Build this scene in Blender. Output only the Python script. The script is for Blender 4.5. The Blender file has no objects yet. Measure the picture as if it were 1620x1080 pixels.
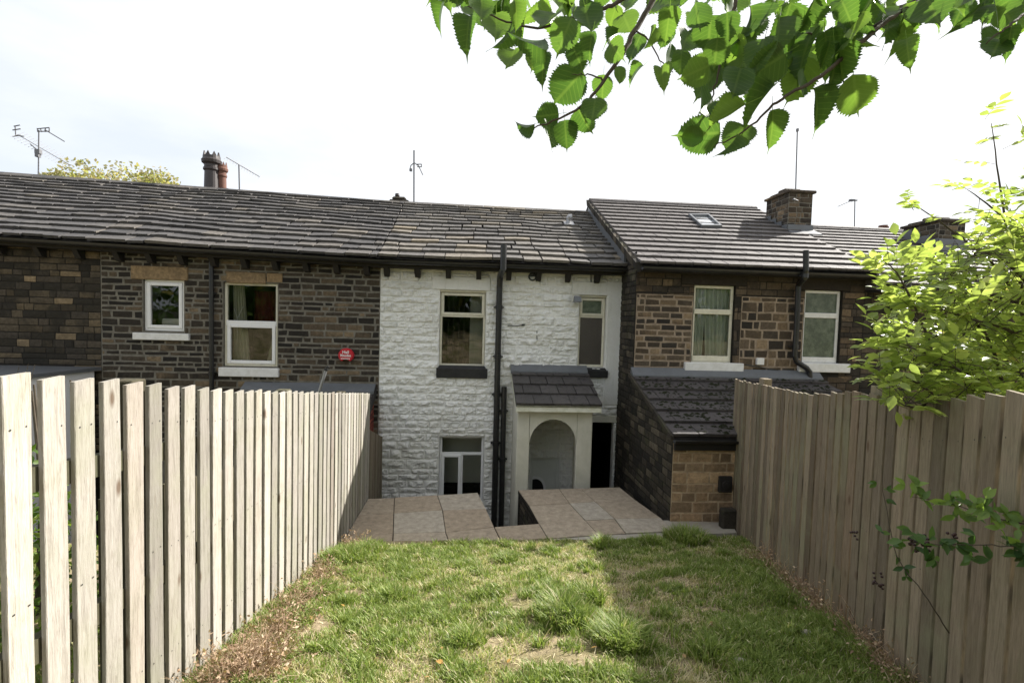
import bpy, math, random
import numpy as np
from mathutils import Vector, Matrix, Quaternion
random.seed(7); RNG = np.random.default_rng(7)
S = bpy.context.scene; COL = S.collection
R_ = math.radians
# ------------------------------------------------------------------ camera model
EYE = Vector((0, 0, 2.7)); F = 765.0
yaw, pitch, roll = R_(4.5), R_(2.7), 0.028
fw = Vector((math.sin(yaw)*math.cos(pitch), math.cos(yaw)*math.cos(pitch), -math.sin(pitch)))
r0 = Vector((math.cos(yaw), -math.sin(yaw), 0)); u0 = r0.cross(fw)
CR = r0*math.cos(roll)+u0*math.sin(roll); CU = -r0*math.sin(roll)+u0*math.cos(roll)
def ray(px, py): return fw + CR*((px-810)/F) + CU*(-(py-540)/F)
def on_y(px, py, y): d = ray(px, py); return EYE + d*(y/d.y)
def on_x(px, py, x): d = ray(px, py); return EYE + d*(x/d.x)
def on_z(px, py, z): d = ray(px, py); return EYE + d*((z-EYE.z)/d.z)
def at_d(px, py, dist): return EYE + ray(px, py)*dist
def proj(p):
    q = Vector(p)-EYE; k = q.dot(fw); return (810+F*q.dot(CR)/k, 540-F*q.dot(CU)/k)
cam = bpy.data.cameras.new('camera'); co = bpy.data.objects.new('camera', cam); COL.objects.link(co)
cam.sensor_width = 36; cam.lens = F/1620*36; cam.clip_start = .05; cam.clip_end = 3000
m = Matrix((CR, CU, -fw)).transposed().to_4x4(); m.translation = EYE; co.matrix_world = m
S.camera = co
# ------------------------------------------------------------------ mesh builder
class MB:
    def __init__(s): s.v = []; s.f = []; s.m = []; s.t = []; s.n = 0
    def add(s, verts, faces, mat=0, tone=(.5, .5, .5)):
        b = s.n; s.v.extend([tuple(q) for q in verts]); s.n += len(verts)
        if tone and hasattr(tone[0], '__len__'): s.t.extend(tone)
        else: s.t.extend([tone]*len(verts))
        s.f.extend([tuple(i+b for i in fc) for fc in faces]); s.m.extend([mat]*len(faces)); return s
    def box(s, lo, hi, mat=0, tone=(.5, .5, .5), M=None):
        x0, y0, z0 = lo; x1, y1, z1 = hi
        vs = [(x0,y0,z0),(x1,y0,z0),(x1,y1,z0),(x0,y1,z0),(x0,y0,z1),(x1,y0,z1),(x1,y1,z1),(x0,y1,z1)]
        if M is not None: vs = [M @ Vector(q) for q in vs]
        return s.add(vs, [(0,3,2,1),(4,5,6,7),(0,1,5,4),(1,2,6,5),(2,3,7,6),(3,0,4,7)], mat, tone)
    def hexa(s, vs, mat=0, tone=(.5,.5,.5)):
        return s.add(vs, [(0,3,2,1),(4,5,6,7),(0,1,5,4),(1,2,6,5),(2,3,7,6),(3,0,4,7)], mat, tone)
    def bbox(s, lo, hi, b=.01, mat=0, tone=(.5,.5,.5)):
        # chamfered box
        lo = Vector(lo); hi = Vector(hi); b = min(b, *( (hi-lo)*.45 ))
        vs = []; idx = {}
        for i in range(8):
            c = [(hi if (i >> k) & 1 else lo)[k] for k in range(3)]
            sg = [(-1 if (i >> k) & 1 else 1) for k in range(3)]
            for k in range(3):
                q = list(c)
                for j in range(3):
                    if j != k: q[j] += sg[j]*b
                idx[(i, k)] = len(vs); vs.append(q)
        fs = []
        for k in range(3):
            a, c = (k+1) % 3, (k+2) % 3
            for sd in (0, 1):
                base = sd << k; o = [base, base | 1 << a, base | 1 << a | 1 << c, base | 1 << c]
                f = [idx[(i, k)] for i in o]; fs.append(f if sd else f[::-1])
        for k in range(3):
            a, c = (k+1) % 3, (k+2) % 3
            for sa in (0, 1):
                for sc in (0, 1):
                    i0 = sa << a | sc << c; i1 = i0 | 1 << k
                    f = [idx[(i0, a)], idx[(i1, a)], idx[(i1, c)], idx[(i0, c)]]
                    fs.append(f if (sa ^ sc) else f[::-1])
        for i in range(8):
            f = [idx[(i, 0)], idx[(i, 1)], idx[(i, 2)]]
            fs.append(f if bin(i).count('1') % 2 else f[::-1])
        return s.add(vs, fs, mat, tone)
    def tube(s, pts, rad, n=8, mat=0, tone=(.5,.5,.5), cap=True):
        pts = [Vector(p) for p in pts]; L = len(pts)
        rs = rad if hasattr(rad, '__len__') else [rad]*L
        T = [(pts[min(i+1, L-1)]-pts[max(i-1, 0)]).normalized() for i in range(L)]
        ref = Vector((0, 0, 1)) if abs(T[0].z) < .9 else Vector((1, 0, 0))
        a = T[0].cross(ref).normalized(); vs = []
        for i in range(L):
            a = (a - T[i]*a.dot(T[i])).normalized(); b = T[i].cross(a)
            for k in range(n):
                th = 2*math.pi*k/n; vs.append(pts[i]+(a*math.cos(th)+b*math.sin(th))*rs[i])
        fs = [(i*n+k, i*n+(k+1) % n, (i+1)*n+(k+1) % n, (i+1)*n+k) for i in range(L-1) for k in range(n)]
        if cap: fs += [tuple(range(n))[::-1], tuple((L-1)*n+k for k in range(n))]
        return s.add(vs, fs, mat, tone)
    def lathe(s, c, prof, n=20, mat=0, tone=(.5,.5,.5)):
        c = Vector(c); vs = []
        for r, z in prof:
            for k in range(n): th = 2*math.pi*k/n; vs.append(c+Vector((r*math.cos(th), r*math.sin(th), z)))
        L = len(prof)
        fs = [(i*n+k, i*n+(k+1) % n, (i+1)*n+(k+1) % n, (i+1)*n+k) for i in range(L-1) for k in range(n)]
        fs += [tuple(range(n))[::-1], tuple((L-1)*n+k for k in range(n))]
        return s.add(vs, fs, mat, tone)
    def build(s, name, mats, parent=None, smooth=False):
        me = bpy.data.meshes.new(name)
        me.from_pydata(s.v, [], s.f)
        if not isinstance(mats, (list, tuple)): mats = [mats]
        for q in mats: me.materials.append(q)
        me.polygons.foreach_set('material_index', np.array(s.m, dtype=np.int32))
        if smooth: me.polygons.foreach_set('use_smooth', np.ones(len(s.f), dtype=bool))
        ca = me.attributes.new('tone', 'FLOAT_COLOR', 'POINT')
        arr = np.ones((len(s.v), 4), dtype=np.float32); arr[:, :3] = np.array(s.t, dtype=np.float32).reshape(-1, 3)
        ca.data.foreach_set('color', arr.ravel()); me.update()
        o = bpy.data.objects.new(name, me); COL.objects.link(o)
        if parent is not None: o.parent = parent; o.matrix_parent_inverse = Matrix.Translation(-parent.location)
        return o
def tag(o, label=None, cat=None, group=None, kind=None):
    if label: o['label'] = label
    if cat: o['category'] = cat
    if group: o['group'] = group
    if kind: o['kind'] = kind
    return o
def thing(name, label, cat, loc=(0, 0, 0), group=None):
    o = bpy.data.objects.new(name, None); COL.objects.link(o); o.location = loc; o.empty_display_size = .1
    return tag(o, label, cat, group)
def fixp(o, parent):
    o.parent = parent; o.matrix_parent_inverse = Matrix.Translation(-parent.location)
# ------------------------------------------------------------------ materials
class NT:
    def __init__(s, name):
        s.m = bpy.data.materials.new(name); s.m.use_nodes = True; s.t = s.m.node_tree; s.t.nodes.clear()
        s.out = s.n('ShaderNodeOutputMaterial')
    def n(s, ty, **kw):
        q = s.t.nodes.new(ty)
        for k, v in kw.items():
            if k.startswith('i_'): q.inputs[k[2:].replace('_', ' ')].default_value = v
            else: setattr(q, k, v)
        return q
    def l(s, a, b): s.t.links.new(a, b)
    def coord(s, scale=(1, 1, 1)):
        tc = s.n('ShaderNodeTexCoord'); mp = s.n('ShaderNodeMapping'); mp.inputs['Scale'].default_value = scale
        s.l(tc.outputs['Object'], mp.inputs[0]); return mp.outputs[0]
    def noise(s, vec, scale, detail=4, rough=.6, dist=0):
        q = s.n('ShaderNodeTexNoise'); q.inputs['Scale'].default_value = scale; q.inputs['Detail'].default_value = detail
        q.inputs['Roughness'].default_value = rough; q.inputs['Distortion'].default_value = dist
        if vec is not None: s.l(vec, q.inputs['Vector'])
        return q.outputs['Fac']
    def ramp(s, fac, stops, interp='LINEAR'):
        q = s.n('ShaderNodeValToRGB'); e = q.color_ramp.elements; q.color_ramp.interpolation = interp
        while len(e) < len(stops): e.new(.5)
        for i, (p, c) in enumerate(stops):
            e[i].position = p; e[i].color = (*c, 1) if hasattr(c, '__len__') else (c, c, c, 1)
        s.l(fac, q.inputs[0]); return q.outputs[0]
    def mix(s, fac, a, b, mode='MIX'):
        q = s.n('ShaderNodeMix', data_type='RGBA', blend_type=mode)
        for inp, v in ((q.inputs[0], fac), (q.inputs[6], a), (q.inputs[7], b)):
            if hasattr(v, 'links') or isinstance(v, bpy.types.NodeSocket): s.l(v, inp)
            elif hasattr(v, '__len__'): inp.default_value = (*v, 1)
            else: inp.default_value = v if inp.type == 'VALUE' else (v, v, v, 1)
        return q.outputs[2]
    def math(s, op, a, b=0.0, c=None):
        q = s.n('ShaderNodeMath', operation=op)
        for i, v in enumerate((a, b) if c is None else (a, b, c)):
            if isinstance(v, bpy.types.NodeSocket): s.l(v, q.inputs[i])
            else: q.inputs[i].default_value = v
        return q.outputs[0]
    def tone(s):
        a = s.n('ShaderNodeAttribute', attribute_name='tone'); sp = s.n('ShaderNodeSeparateColor')
        s.l(a.outputs['Color'], sp.inputs[0]); return sp.outputs
    def bump(s, h, strength=.5, dist=.01):
        q = s.n('ShaderNodeBump'); q.inputs['Strength'].default_value = strength; q.inputs['Distance'].default_value = dist
        s.l(h, q.inputs['Height']); return q.outputs[0]
    def bsdf(s, col, rough=.8, spec=.3, normal=None, metal=0):
        q = s.n('ShaderNodeBsdfPrincipled')
        if isinstance(col, bpy.types.NodeSocket): s.l(col, q.inputs['Base Color'])
        else: q.inputs['Base Color'].default_value = (*col, 1)
        if isinstance(rough, bpy.types.NodeSocket): s.l(rough, q.inputs['Roughness'])
        else: q.inputs['Roughness'].default_value = rough
        q.inputs['Specular IOR Level'].default_value = spec; q.inputs['Metallic'].default_value = metal
        if normal is not None: s.l(normal, q.inputs['Normal'])
        return q
    def done(s, sh): s.l(sh.outputs[0] if hasattr(sh, 'outputs') else sh, s.out.inputs[0]); return s.m
def stone_mat(name, stops, soot=(.02,.02,.02), sootamt=.5, nscale=2.0, bscale=40, moss=None):
    t = NT(name); v = t.coord(); tn = t.tone()
    base = t.ramp(tn[0], stops)
    n1 = t.noise(v, 22, 6, .7); base = t.mix(1, base, t.ramp(n1, [(.25, .55), (.75, 1.35)]), 'MULTIPLY')
    n2 = t.noise(v, nscale, 5, .65, .5)
    k = t.math('ADD', n2, t.math('MULTIPLY', t.math('SUBTRACT', tn[1], .5), .55))
    base = t.mix(t.ramp(k, [(.42, 0), (.62, sootamt)]), base, soot)
    if moss: base = t.mix(t.ramp(t.noise(v, 5, 5), [(.55, 0), (.7, .6)]), base, moss)
    h = t.noise(v, bscale, 6, .7)
    return t.done(t.bsdf(base, .9, .2, t.bump(h, .6, .012)))
def paint_mat(name, col, rough=.5, dirt=.15, dcol=(.25,.24,.2), spec=.4, ds=3):
    t = NT(name); v = t.coord(); n = t.noise(v, ds, 6, .7, .5); n2 = t.noise(v, 60, 3)
    c = t.mix(t.ramp(n, [(.4, 0), (.8, dirt)]), col, dcol)
    return t.done(t.bsdf(c, rough, spec, t.bump(n2, .15, .004)))
M = {}
M['stone_dark'] = stone_mat('blackened gritstone', [(0, (.055,.047,.038)), (.3, (.085,.07,.053)), (.6, (.10,.08,.055)), (.85, (.15,.115,.072)), (1, (.26,.195,.12))], (.02,.019,.016), .8, 1.3)
M['stone_pointed'] = stone_mat('sooty pointed gritstone', [(0, (.036,.031,.026)), (.5, (.072,.058,.043)), (.8, (.12,.09,.06)), (1, (.22,.165,.105))], (.016,.015,.014), .75, 2.2)
M['stone_brown'] = stone_mat('brown gritstone', [(0, (.042,.036,.03)), (.35, (.085,.067,.05)), (.6, (.14,.104,.07)), (.85, (.17,.12,.075)), (1, (.28,.205,.13))], (.022,.019,.017), .7, 2.5)
M['stone_buff'] = stone_mat('buff sandstone', [(0, (.26,.175,.105)), (.5, (.46,.315,.19)), (1, (.55,.39,.24))], (.10,.08,.06), .45, 6)
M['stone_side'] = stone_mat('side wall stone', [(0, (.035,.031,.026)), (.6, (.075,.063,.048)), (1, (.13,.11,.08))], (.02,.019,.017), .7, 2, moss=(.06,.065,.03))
M['lintel'] = stone_mat('sandstone lintel', [(0, (.26,.18,.10)), (1, (.30,.215,.125))], (.05,.04,.03), .35, 7)
M['brick'] = stone_mat('red brick', [(0, (.16,.04,.03)), (1, (.30,.08,.055))], (.05,.03,.03), .4, 8)
def mortar(name, c):
    t = NT(name); v = t.coord(); n = t.noise(v, 9, 6, .7)
    return t.done(t.bsdf(t.mix(t.ramp(n, [(.3, 0), (.75, 1)]), tuple(x*.55 for x in c), tuple(x*1.2 for x in c)), .95, .1, t.bump(t.noise(v, 90, 3), .5, .006)))
M['mortar_dark'] = mortar('dark mortar', (.032,.029,.025)); M['mortar_grey'] = mortar('grey mortar', (.20,.185,.155))
M['mortar_pink'] = mortar('new pinkish mortar', (.33,.26,.195)); M['mortar_buff'] = mortar('buff mortar', (.54,.41,.28))
def white_stone():
    t = NT('white painted rock faced stone'); v = t.coord(); tn = t.tone()
    n = t.noise(v, 1.1, 5, .65, .6); c = t.mix(t.ramp(n, [(.42, 0), (.72, .55)]), (.80,.795,.77), (.58,.56,.49))
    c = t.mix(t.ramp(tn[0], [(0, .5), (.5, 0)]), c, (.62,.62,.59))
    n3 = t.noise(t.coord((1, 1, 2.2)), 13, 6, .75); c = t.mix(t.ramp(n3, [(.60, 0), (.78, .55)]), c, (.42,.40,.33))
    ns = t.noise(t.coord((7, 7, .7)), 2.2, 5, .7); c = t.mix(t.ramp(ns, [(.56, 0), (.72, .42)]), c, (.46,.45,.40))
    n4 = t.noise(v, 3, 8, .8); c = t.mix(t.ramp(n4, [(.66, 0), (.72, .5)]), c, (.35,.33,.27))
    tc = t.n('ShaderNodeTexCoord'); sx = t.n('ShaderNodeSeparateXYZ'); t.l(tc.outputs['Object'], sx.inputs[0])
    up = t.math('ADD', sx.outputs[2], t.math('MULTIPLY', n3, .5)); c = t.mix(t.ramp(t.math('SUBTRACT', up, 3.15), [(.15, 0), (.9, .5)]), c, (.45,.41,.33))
    return t.done(t.bsdf(c, .62, .35, t.bump(t.noise(v, 28, 6, .75), .8, .02)))
M['white_stone'] = white_stone()
def tile_mat(name, a, b, c, lichen=.3, mosscol=(.02,.02,.014), moss=.35, rough=.75, mscale=9, spec=.5):
    t = NT(name); v = t.coord(); tn = t.tone()
    col = t.ramp(tn[0], [(0, a), (.5, b), (1, c)])
    col = t.mix(1, col, t.ramp(t.noise(v, 14, 6, .75), [(.25, .6), (.75, 1.3)]), 'MULTIPLY')
    col = t.mix(t.ramp(t.noise(v, 30, 5, .8), [(.62, 0), (.7, lichen)]), col, (.42,.40,.36))
    col = t.mix(t.ramp(t.noise(v, mscale, 6, .75), [(.55, 0), (.63, moss)]), col, mosscol)
    return t.done(t.bsdf(col, rough, spec, t.bump(t.noise(v, 50, 6, .75), .6, .01)))
M['slate_old'] = tile_mat('stone slates', (.075,.07,.068), (.14,.13,.12), (.25,.21,.155), .4)
M['slate_sooty'] = tile_mat('sooty stone slates', (.05,.047,.047), (.082,.077,.075), (.15,.132,.11), .35)
M['tile_new'] = tile_mat('concrete roof tiles', (.092,.082,.080), (.108,.096,.093), (.126,.113,.11), .12, moss=.25)
M['tile_dark'] = tile_mat('dark concrete tiles', (.055,.048,.048), (.066,.058,.058), (.08,.07,.07), .2, (.010,.010,.008), .95, .6, 13)
M['tile_porch'] = tile_mat('porch concrete tiles', (.052,.047,.046), (.062,.056,.055), (.078,.071,.068), .2, (.012,.012,.01), .7, .6, 10)
M['roof_glass'] = NT('roof window glass'); M['roof_glass'] = M['roof_glass'].done(M['roof_glass'].bsdf((.75,.78,.8), .08, .6, metal=.85))
M['moss'] = paint_mat('black green moss', (.016,.018,.010), .95, .5, (.05,.055,.03), .1, 20)
M['lead'] = paint_mat('lead flashing', (.13,.138,.15), .45, .8, (.09,.095,.10), .5, 5)
M['black_plastic'] = paint_mat('black painted iron', (.012,.012,.013), .35, .5, (.04,.04,.038), .5, 6)
M['black_sill'] = paint_mat('black painted sill', (.013,.013,.015), .5, .5, (.05,.05,.048), .4, 8)
M['white_pvc'] = paint_mat('white upvc', (.78,.78,.79), .3, .15)
M['cream_paint'] = paint_mat('cream window paint', (.66,.63,.52), .5, .5, (.35,.30,.2), .4, 9)
M['white_sill'] = paint_mat('white painted sill', (.74,.73,.72), .6, .45, (.35,.33,.28), .3, 8)
M['render_wall'] = paint_mat('cream render', (.62,.60,.52), .85, .5, (.33,.33,.24), .2, 3)
M['fascia'] = paint_mat('stained white fascia', (.70,.69,.60), .6, .7, (.32,.33,.18), .3, 7)
M['timber_dark'] = paint_mat('black timber', (.02,.018,.016), .8, .4, (.05,.04,.035))
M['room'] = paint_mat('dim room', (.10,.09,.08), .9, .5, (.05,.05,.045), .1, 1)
M['room_light'] = paint_mat('pale room', (.75,.74,.68), .9, .2, (.2,.2,.18), .1, 1)
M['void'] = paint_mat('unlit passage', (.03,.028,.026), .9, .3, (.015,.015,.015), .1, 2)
M['door_white'] = paint_mat('white door', (.66,.67,.64), .45, .15)
M['metal'] = NT('galvanised'); M['metal'] = M['metal'].done(M['metal'].bsdf((.35,.35,.36), .45, .5, metal=.6))
M['metal_dark'] = NT('weathered aerial metal'); M['metal_dark'] = M['metal_dark'].done(M['metal_dark'].bsdf((.16,.16,.17), .5, .5, metal=.3))
M['pot_dark'] = paint_mat('dark chimney pot', (.035,.028,.028), .5, .4, (.08,.06,.055), .5, 12)
M['pot_red'] = paint_mat('terracotta pot', (.16,.08,.06), .8, .6, (.09,.06,.05), .3, 12)
M['red_plastic'] = paint_mat('red plastic', (.50,.015,.03), .4, .1, (.3,.02,.03), .5)
M['white_ink'] = paint_mat('white lettering', (.8,.8,.8), .6, 0)
M['cable'] = paint_mat('black cable', (.02,.02,.02), .6, .2)
def glass():
    t = NT('window glass'); tr = t.n('ShaderNodeBsdfTransparent'); tr.inputs[0].default_value = (.90,.91,.90,1)
    gl = t.n('ShaderNodeBsdfGlossy'); gl.inputs['Roughness'].default_value = .015
    t.l(t.bump(t.noise(t.coord(), 2.2, 2), .12, .02), gl.inputs['Normal'])
    fr = t.n('ShaderNodeFresnel'); fr.inputs[0].default_value = 1.5
    mx = t.n('ShaderNodeMixShader'); t.l(fr.outputs[0], mx.inputs[0]); t.l(tr.outputs[0], mx.inputs[1]); t.l(gl.outputs[0], mx.inputs[2]); return t.done(mx)
M['glass'] = glass()
def frosted():
    t = NT('obscured glass'); v = t.coord(); h = t.noise(v, 70, 2)
    return t.done(t.bsdf(t.mix(t.noise(v, 2), (.045,.038,.036), (.085,.07,.06)), .25, .6, t.bump(h, .6, .01)))
M['glass_obscured'] = frosted()
def fgreen():
    t = NT('green mottled glass'); v = t.coord(); h = t.noise(v, 60, 2)
    return t.done(t.bsdf(t.mix(t.ramp(t.noise(v, 9, 5), [(.4, 0), (.7, 1)]), (.045,.065,.04), (.13,.16,.11)), .22, .6, t.bump(h, .6, .01)))
M['glass_green'] = fgreen()  # mottled green; in house R's right window it paints in the reflections
def cloth(name, a, b):
    t = NT(name); v = t.coord((14, 1, .6)); c = t.mix(t.noise(v, 3, 3), a, b)
    d = t.bsdf(c, .9, .1); tl = t.n('ShaderNodeBsdfTranslucent'); t.l(c, tl.inputs[0]); mx = t.n('ShaderNodeMixShader'); mx.inputs[0].default_value = .3
    t.l(d.outputs[0], mx.inputs[1]); t.l(tl.outputs[0], mx.inputs[2]); return t.done(mx)
M['curtain_green'] = cloth('pale green curtain', (.86,.90,.84), (.58,.66,.58)); M['curtain_cream'] = cloth('cream net curtain', (.78,.76,.60), (.50,.50,.38))
M['blind'] = cloth('vertical blind', (.50,.49,.42), (.36,.36,.3)); M['cloth_red'] = cloth('red cloth', (.16,.02,.03), (.10,.015,.02))
def wood(name, a, b, c, green=.25):
    t = NT(name); tn = t.tone(); tc = t.n('ShaderNodeTexCoord'); mp = t.n('ShaderNodeMapping'); mp.inputs['Scale'].default_value = (9, 9, .7)
    cb = t.n('ShaderNodeCombineXYZ'); t.l(t.math('MULTIPLY', tn[0], 40), cb.inputs[0]); t.l(t.math('MULTIPLY', tn[1], 30), cb.inputs[2])
    ad = t.n('ShaderNodeVectorMath', operation='ADD'); t.l(tc.outputs['Object'], ad.inputs[0]); t.l(cb.outputs[0], ad.inputs[1]); t.l(ad.outputs[0], mp.inputs[0])
    n = t.noise(mp.outputs[0], 6, 6, .7, 1.2); big = t.noise(ad.outputs[0], 3, 4)
    col = t.ramp(n, [(.2, a), (.5, b), (.8, c)])
    col = t.mix(1, col, t.ramp(tn[0], [(0, .62), (1, 1.25)]), 'MULTIPLY')
    col = t.mix(t.ramp(tn[1], [(0, .35), (.5, 0)]), col, (.36,.20,.12), 'MULTIPLY')
    col = t.mix(t.ramp(big, [(.45, 0), (.8, green)]), col, tuple(x*.7*y for x, y in zip(b, (.9,1.05,.75))))
    # knots
    vo = t.n('ShaderNodeTexVoronoi'); vo.inputs['Scale'].default_value = 1; vm = t.n('ShaderNodeMapping'); vm.inputs['Scale'].default_value = (6, 6, 2.4); t.l(ad.outputs[0], vm.inputs[0]); t.l(vm.outputs[0], vo.inputs['Vector'])
    col = t.mix(t.ramp(vo.outputs['Distance'], [(.05, .85), (.12, 0)]), col, (.10,.06,.035))
    fine = t.noise(mp.outputs[0], 26, 4, .6)
    col = t.mix(t.ramp(fine, [(.56, 0), (.72, .5)]), col, (.13,.10,.075))
    alg = t.noise(ad.outputs[0], 1.6, 5, .65, .3); col = t.mix(t.ramp(t.math('ADD', alg, t.math('MULTIPLY', tn[2], .12)), [(.56, 0), (.72, green)]), col, (.25,.26,.16) if green < .5 else (.11,.115,.07))
    return t.done(t.bsdf(col, .85, .25, t.bump(t.math('ADD', n, fine), .6, .005)))
M['fence_pale'] = wood('sun bleached pine', (.165,.145,.125), (.37,.34,.30), (.47,.44,.405), .32)
M['fence_brown'] = wood('weathered brown pine', (.11,.088,.064), (.235,.19,.138), (.35,.29,.22), .4)
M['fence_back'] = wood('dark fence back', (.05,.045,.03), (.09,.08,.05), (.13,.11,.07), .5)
def slabm():
    t = NT('concrete paving slabs'); v = t.coord(); tn = t.tone()
    col = t.ramp(tn[0], [(0, (.29,.225,.165)), (.5, (.39,.325,.25)), (.8, (.42,.38,.32)), (1, (.40,.375,.335))])
    col = t.mix(1, col, t.ramp(t.noise(v, 11, 8, .75, .2), [(.3, .62), (.7, 1.22)]), 'MULTIPLY')
    col = t.mix(t.ramp(t.noise(v, 60, 4, .8), [(.6, 0), (.72, .4)]), col, (.16,.12,.09))
    return t.done(t.bsdf(col, .9, .2, t.bump(t.noise(v, 80, 4), .5, .004)))
M['slab'] = slabm()
def concrete(name, c):
    t = NT(name); v = t.coord(); return t.done(t.bsdf(t.mix(t.noise(v, 7, 7, .7), tuple(x*.65 for x in c), tuple(x*1.3 for x in c)), .9, .2, t.bump(t.noise(v, 60, 5), .5, .008)))
M['concrete'] = concrete('pale concrete', (.36,.33,.28)); M['concrete_dark'] = concrete('mossy concrete', (.10,.10,.075)); M['yard'] = concrete('damp yard', (.06,.058,.05))
def soil():
    t = NT('lawn soil and thatch'); v = t.coord(); n = t.noise(v, 1.7, 5, .6, .4); n2 = t.noise(v, 30, 6, .8)
    c = t.mix(t.ramp(n, [(.4, 0), (.62, 1)]), (.17,.16,.065), (.40,.32,.21)); c = t.mix(1, c, t.ramp(n2, [(.25, .45), (.75, 1.45)]), 'MULTIPLY')
    return t.done(t.bsdf(c, .95, .1, t.bump(n2, .9, .03)))
M['soil'] = soil()
def leafm(name, stops, trans=.45, rough=.45, veins=False, tcol=None, spec=.3):
    t = NT(name); tn = t.tone(); col = t.ramp(tn[0], stops)
    if veins:
        au = t.math('ABSOLUTE', t.math('SUBTRACT', tn[1], .5)); w = t.math('FRACT', t.math('MULTIPLY', t.math('SUBTRACT', tn[2], t.math('MULTIPLY', au, 1.1)), 9))
        vn = t.math('MAXIMUM', t.ramp(w, [(.0, 1), (.12, 0), (.9, 0), (1, 1)]), t.ramp(au, [(0.008, 1), (.022, 0)]))
        col = t.mix(t.math('MULTIPLY', vn, .22), col, (.16,.22,.07))
    d = t.bsdf(col, rough, spec); tl = t.n('ShaderNodeBsdfTranslucent')
    t.l(t.mix(1, col, tcol or (2.2, 2.4, 1.1), 'MULTIPLY'), tl.inputs[0])
    mx = t.n('ShaderNodeMixShader'); mx.inputs[0].default_value = trans; t.l(d.outputs[0], mx.inputs[1]); t.l(tl.outputs[0], mx.inputs[2]); return t.done(mx)
M['leaf_big'] = leafm('broad serrated leaf', [(0, (.035,.07,.02)), (.6, (.06,.105,.026)), (.97, (.095,.15,.035)), (1, (.30,.22,.05))], .44, .42, True, (2.7, 2.9, 1.3))
M['leaf_ash'] = leafm('bright pinnate leaf', [(0, (.16,.22,.05)), (.5, (.27,.34,.085)), (.92, (.36,.42,.13)), (1, (.44,.42,.13))], .55, .35, tcol=(1.7,1.7,1.2), spec=.5)
M['leaf_bramble'] = leafm('bramble leaf', [(0, (.035,.075,.025)), (.5, (.08,.14,.04)), (1, (.2,.28,.07))], .35, .4)
M['leaf_hedge'] = leafm('hedge leaf', [(0, (.05,.09,.02)), (.6, (.09,.15,.03)), (1, (.16,.2,.05))], .4, .5)
M['leaf_autumn'] = leafm('autumn crown leaf', [(0, (.15,.15,.07)), (.5, (.24,.22,.12)), (.85, (.36,.28,.17)), (1, (.2,.26,.10))], .4, .6)
M['leaf_fallen'] = leafm('fallen leaf', [(0, (.26,.18,.11)), (.5, (.36,.23,.09)), (1, (.50,.27,.05))], .2, .7)
M['grass'] = leafm('grass blades', [(0, (.12,.18,.035)), (.45, (.21,.28,.06)), (.7, (.33,.39,.12)), (.8, (.46,.41,.22)), (1, (.68,.60,.43))], .42, .5, tcol=(1.3,1.35,.9))
M['dead_stem'] = leafm('dry brown stems', [(0, (.20,.13,.085)), (.6, (.36,.25,.165)), (1, (.52,.41,.30))], .15, .8)
def bark():
    t = NT('bark'); v = t.coord((1, 1, .3)); return t.done(t.bsdf(t.mix(t.noise(v, 30, 5, .7), (.045,.035,.025), (.12,.10,.075)), .9, .2, t.bump(t.noise(v, 40, 5), .7, .01)))
M['bark'] = bark()
M['berry'] = paint_mat('dried dark berries', (.03,.012,.012), .4, .3, (.08,.03,.02))
from mathutils import noise as MN
YF = 8.9; YR = 8.1; XS = 2.73; YARD = -1.75
def PY(y, h=0): return lambda u, v, hh=0: Vector((u, y-hh, v))
def PXn(x): return lambda u, v, hh=0: Vector((x-hh, u, v))      # faces -x, u = y
def PXp(x): return lambda u, v, hh=0: Vector((x+hh, u, v))      # faces +x
def cells(mb, W, u0, u1, v0, v1, ops, rev, mat=0, flip=False):
    us = sorted({u0, u1, *[min(max(o[k], u0), u1) for o in ops for k in (0, 2)]}); vs = sorted({v0, v1, *[min(max(o[k], v0), v1) for o in ops for k in (1, 3)]})
    for a, b in zip(us, us[1:]):
        for c, d in zip(vs, vs[1:]):
            mu, mv = (a+b)/2, (c+d)/2
            if any(o[0] < mu < o[2] and o[1] < mv < o[3] for o in ops): continue
            mb.add([W(a, c), W(b, c), W(b, d), W(a, d)], [(0, 1, 2, 3)], mat)
    for o in ops:
        a, c, b, d = o[:4]
        fr = [W(a, c), W(b, c), W(b, d), W(a, d)]; bk = [W(a, c, -rev), W(b, c, -rev), W(b, d, -rev), W(a, d, -rev)]
        mb.add(fr+bk, [(0, 4, 5, 1), (1, 5, 6, 2), (2, 6, 7, 3), (3, 7, 4, 0)], mat)
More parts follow.
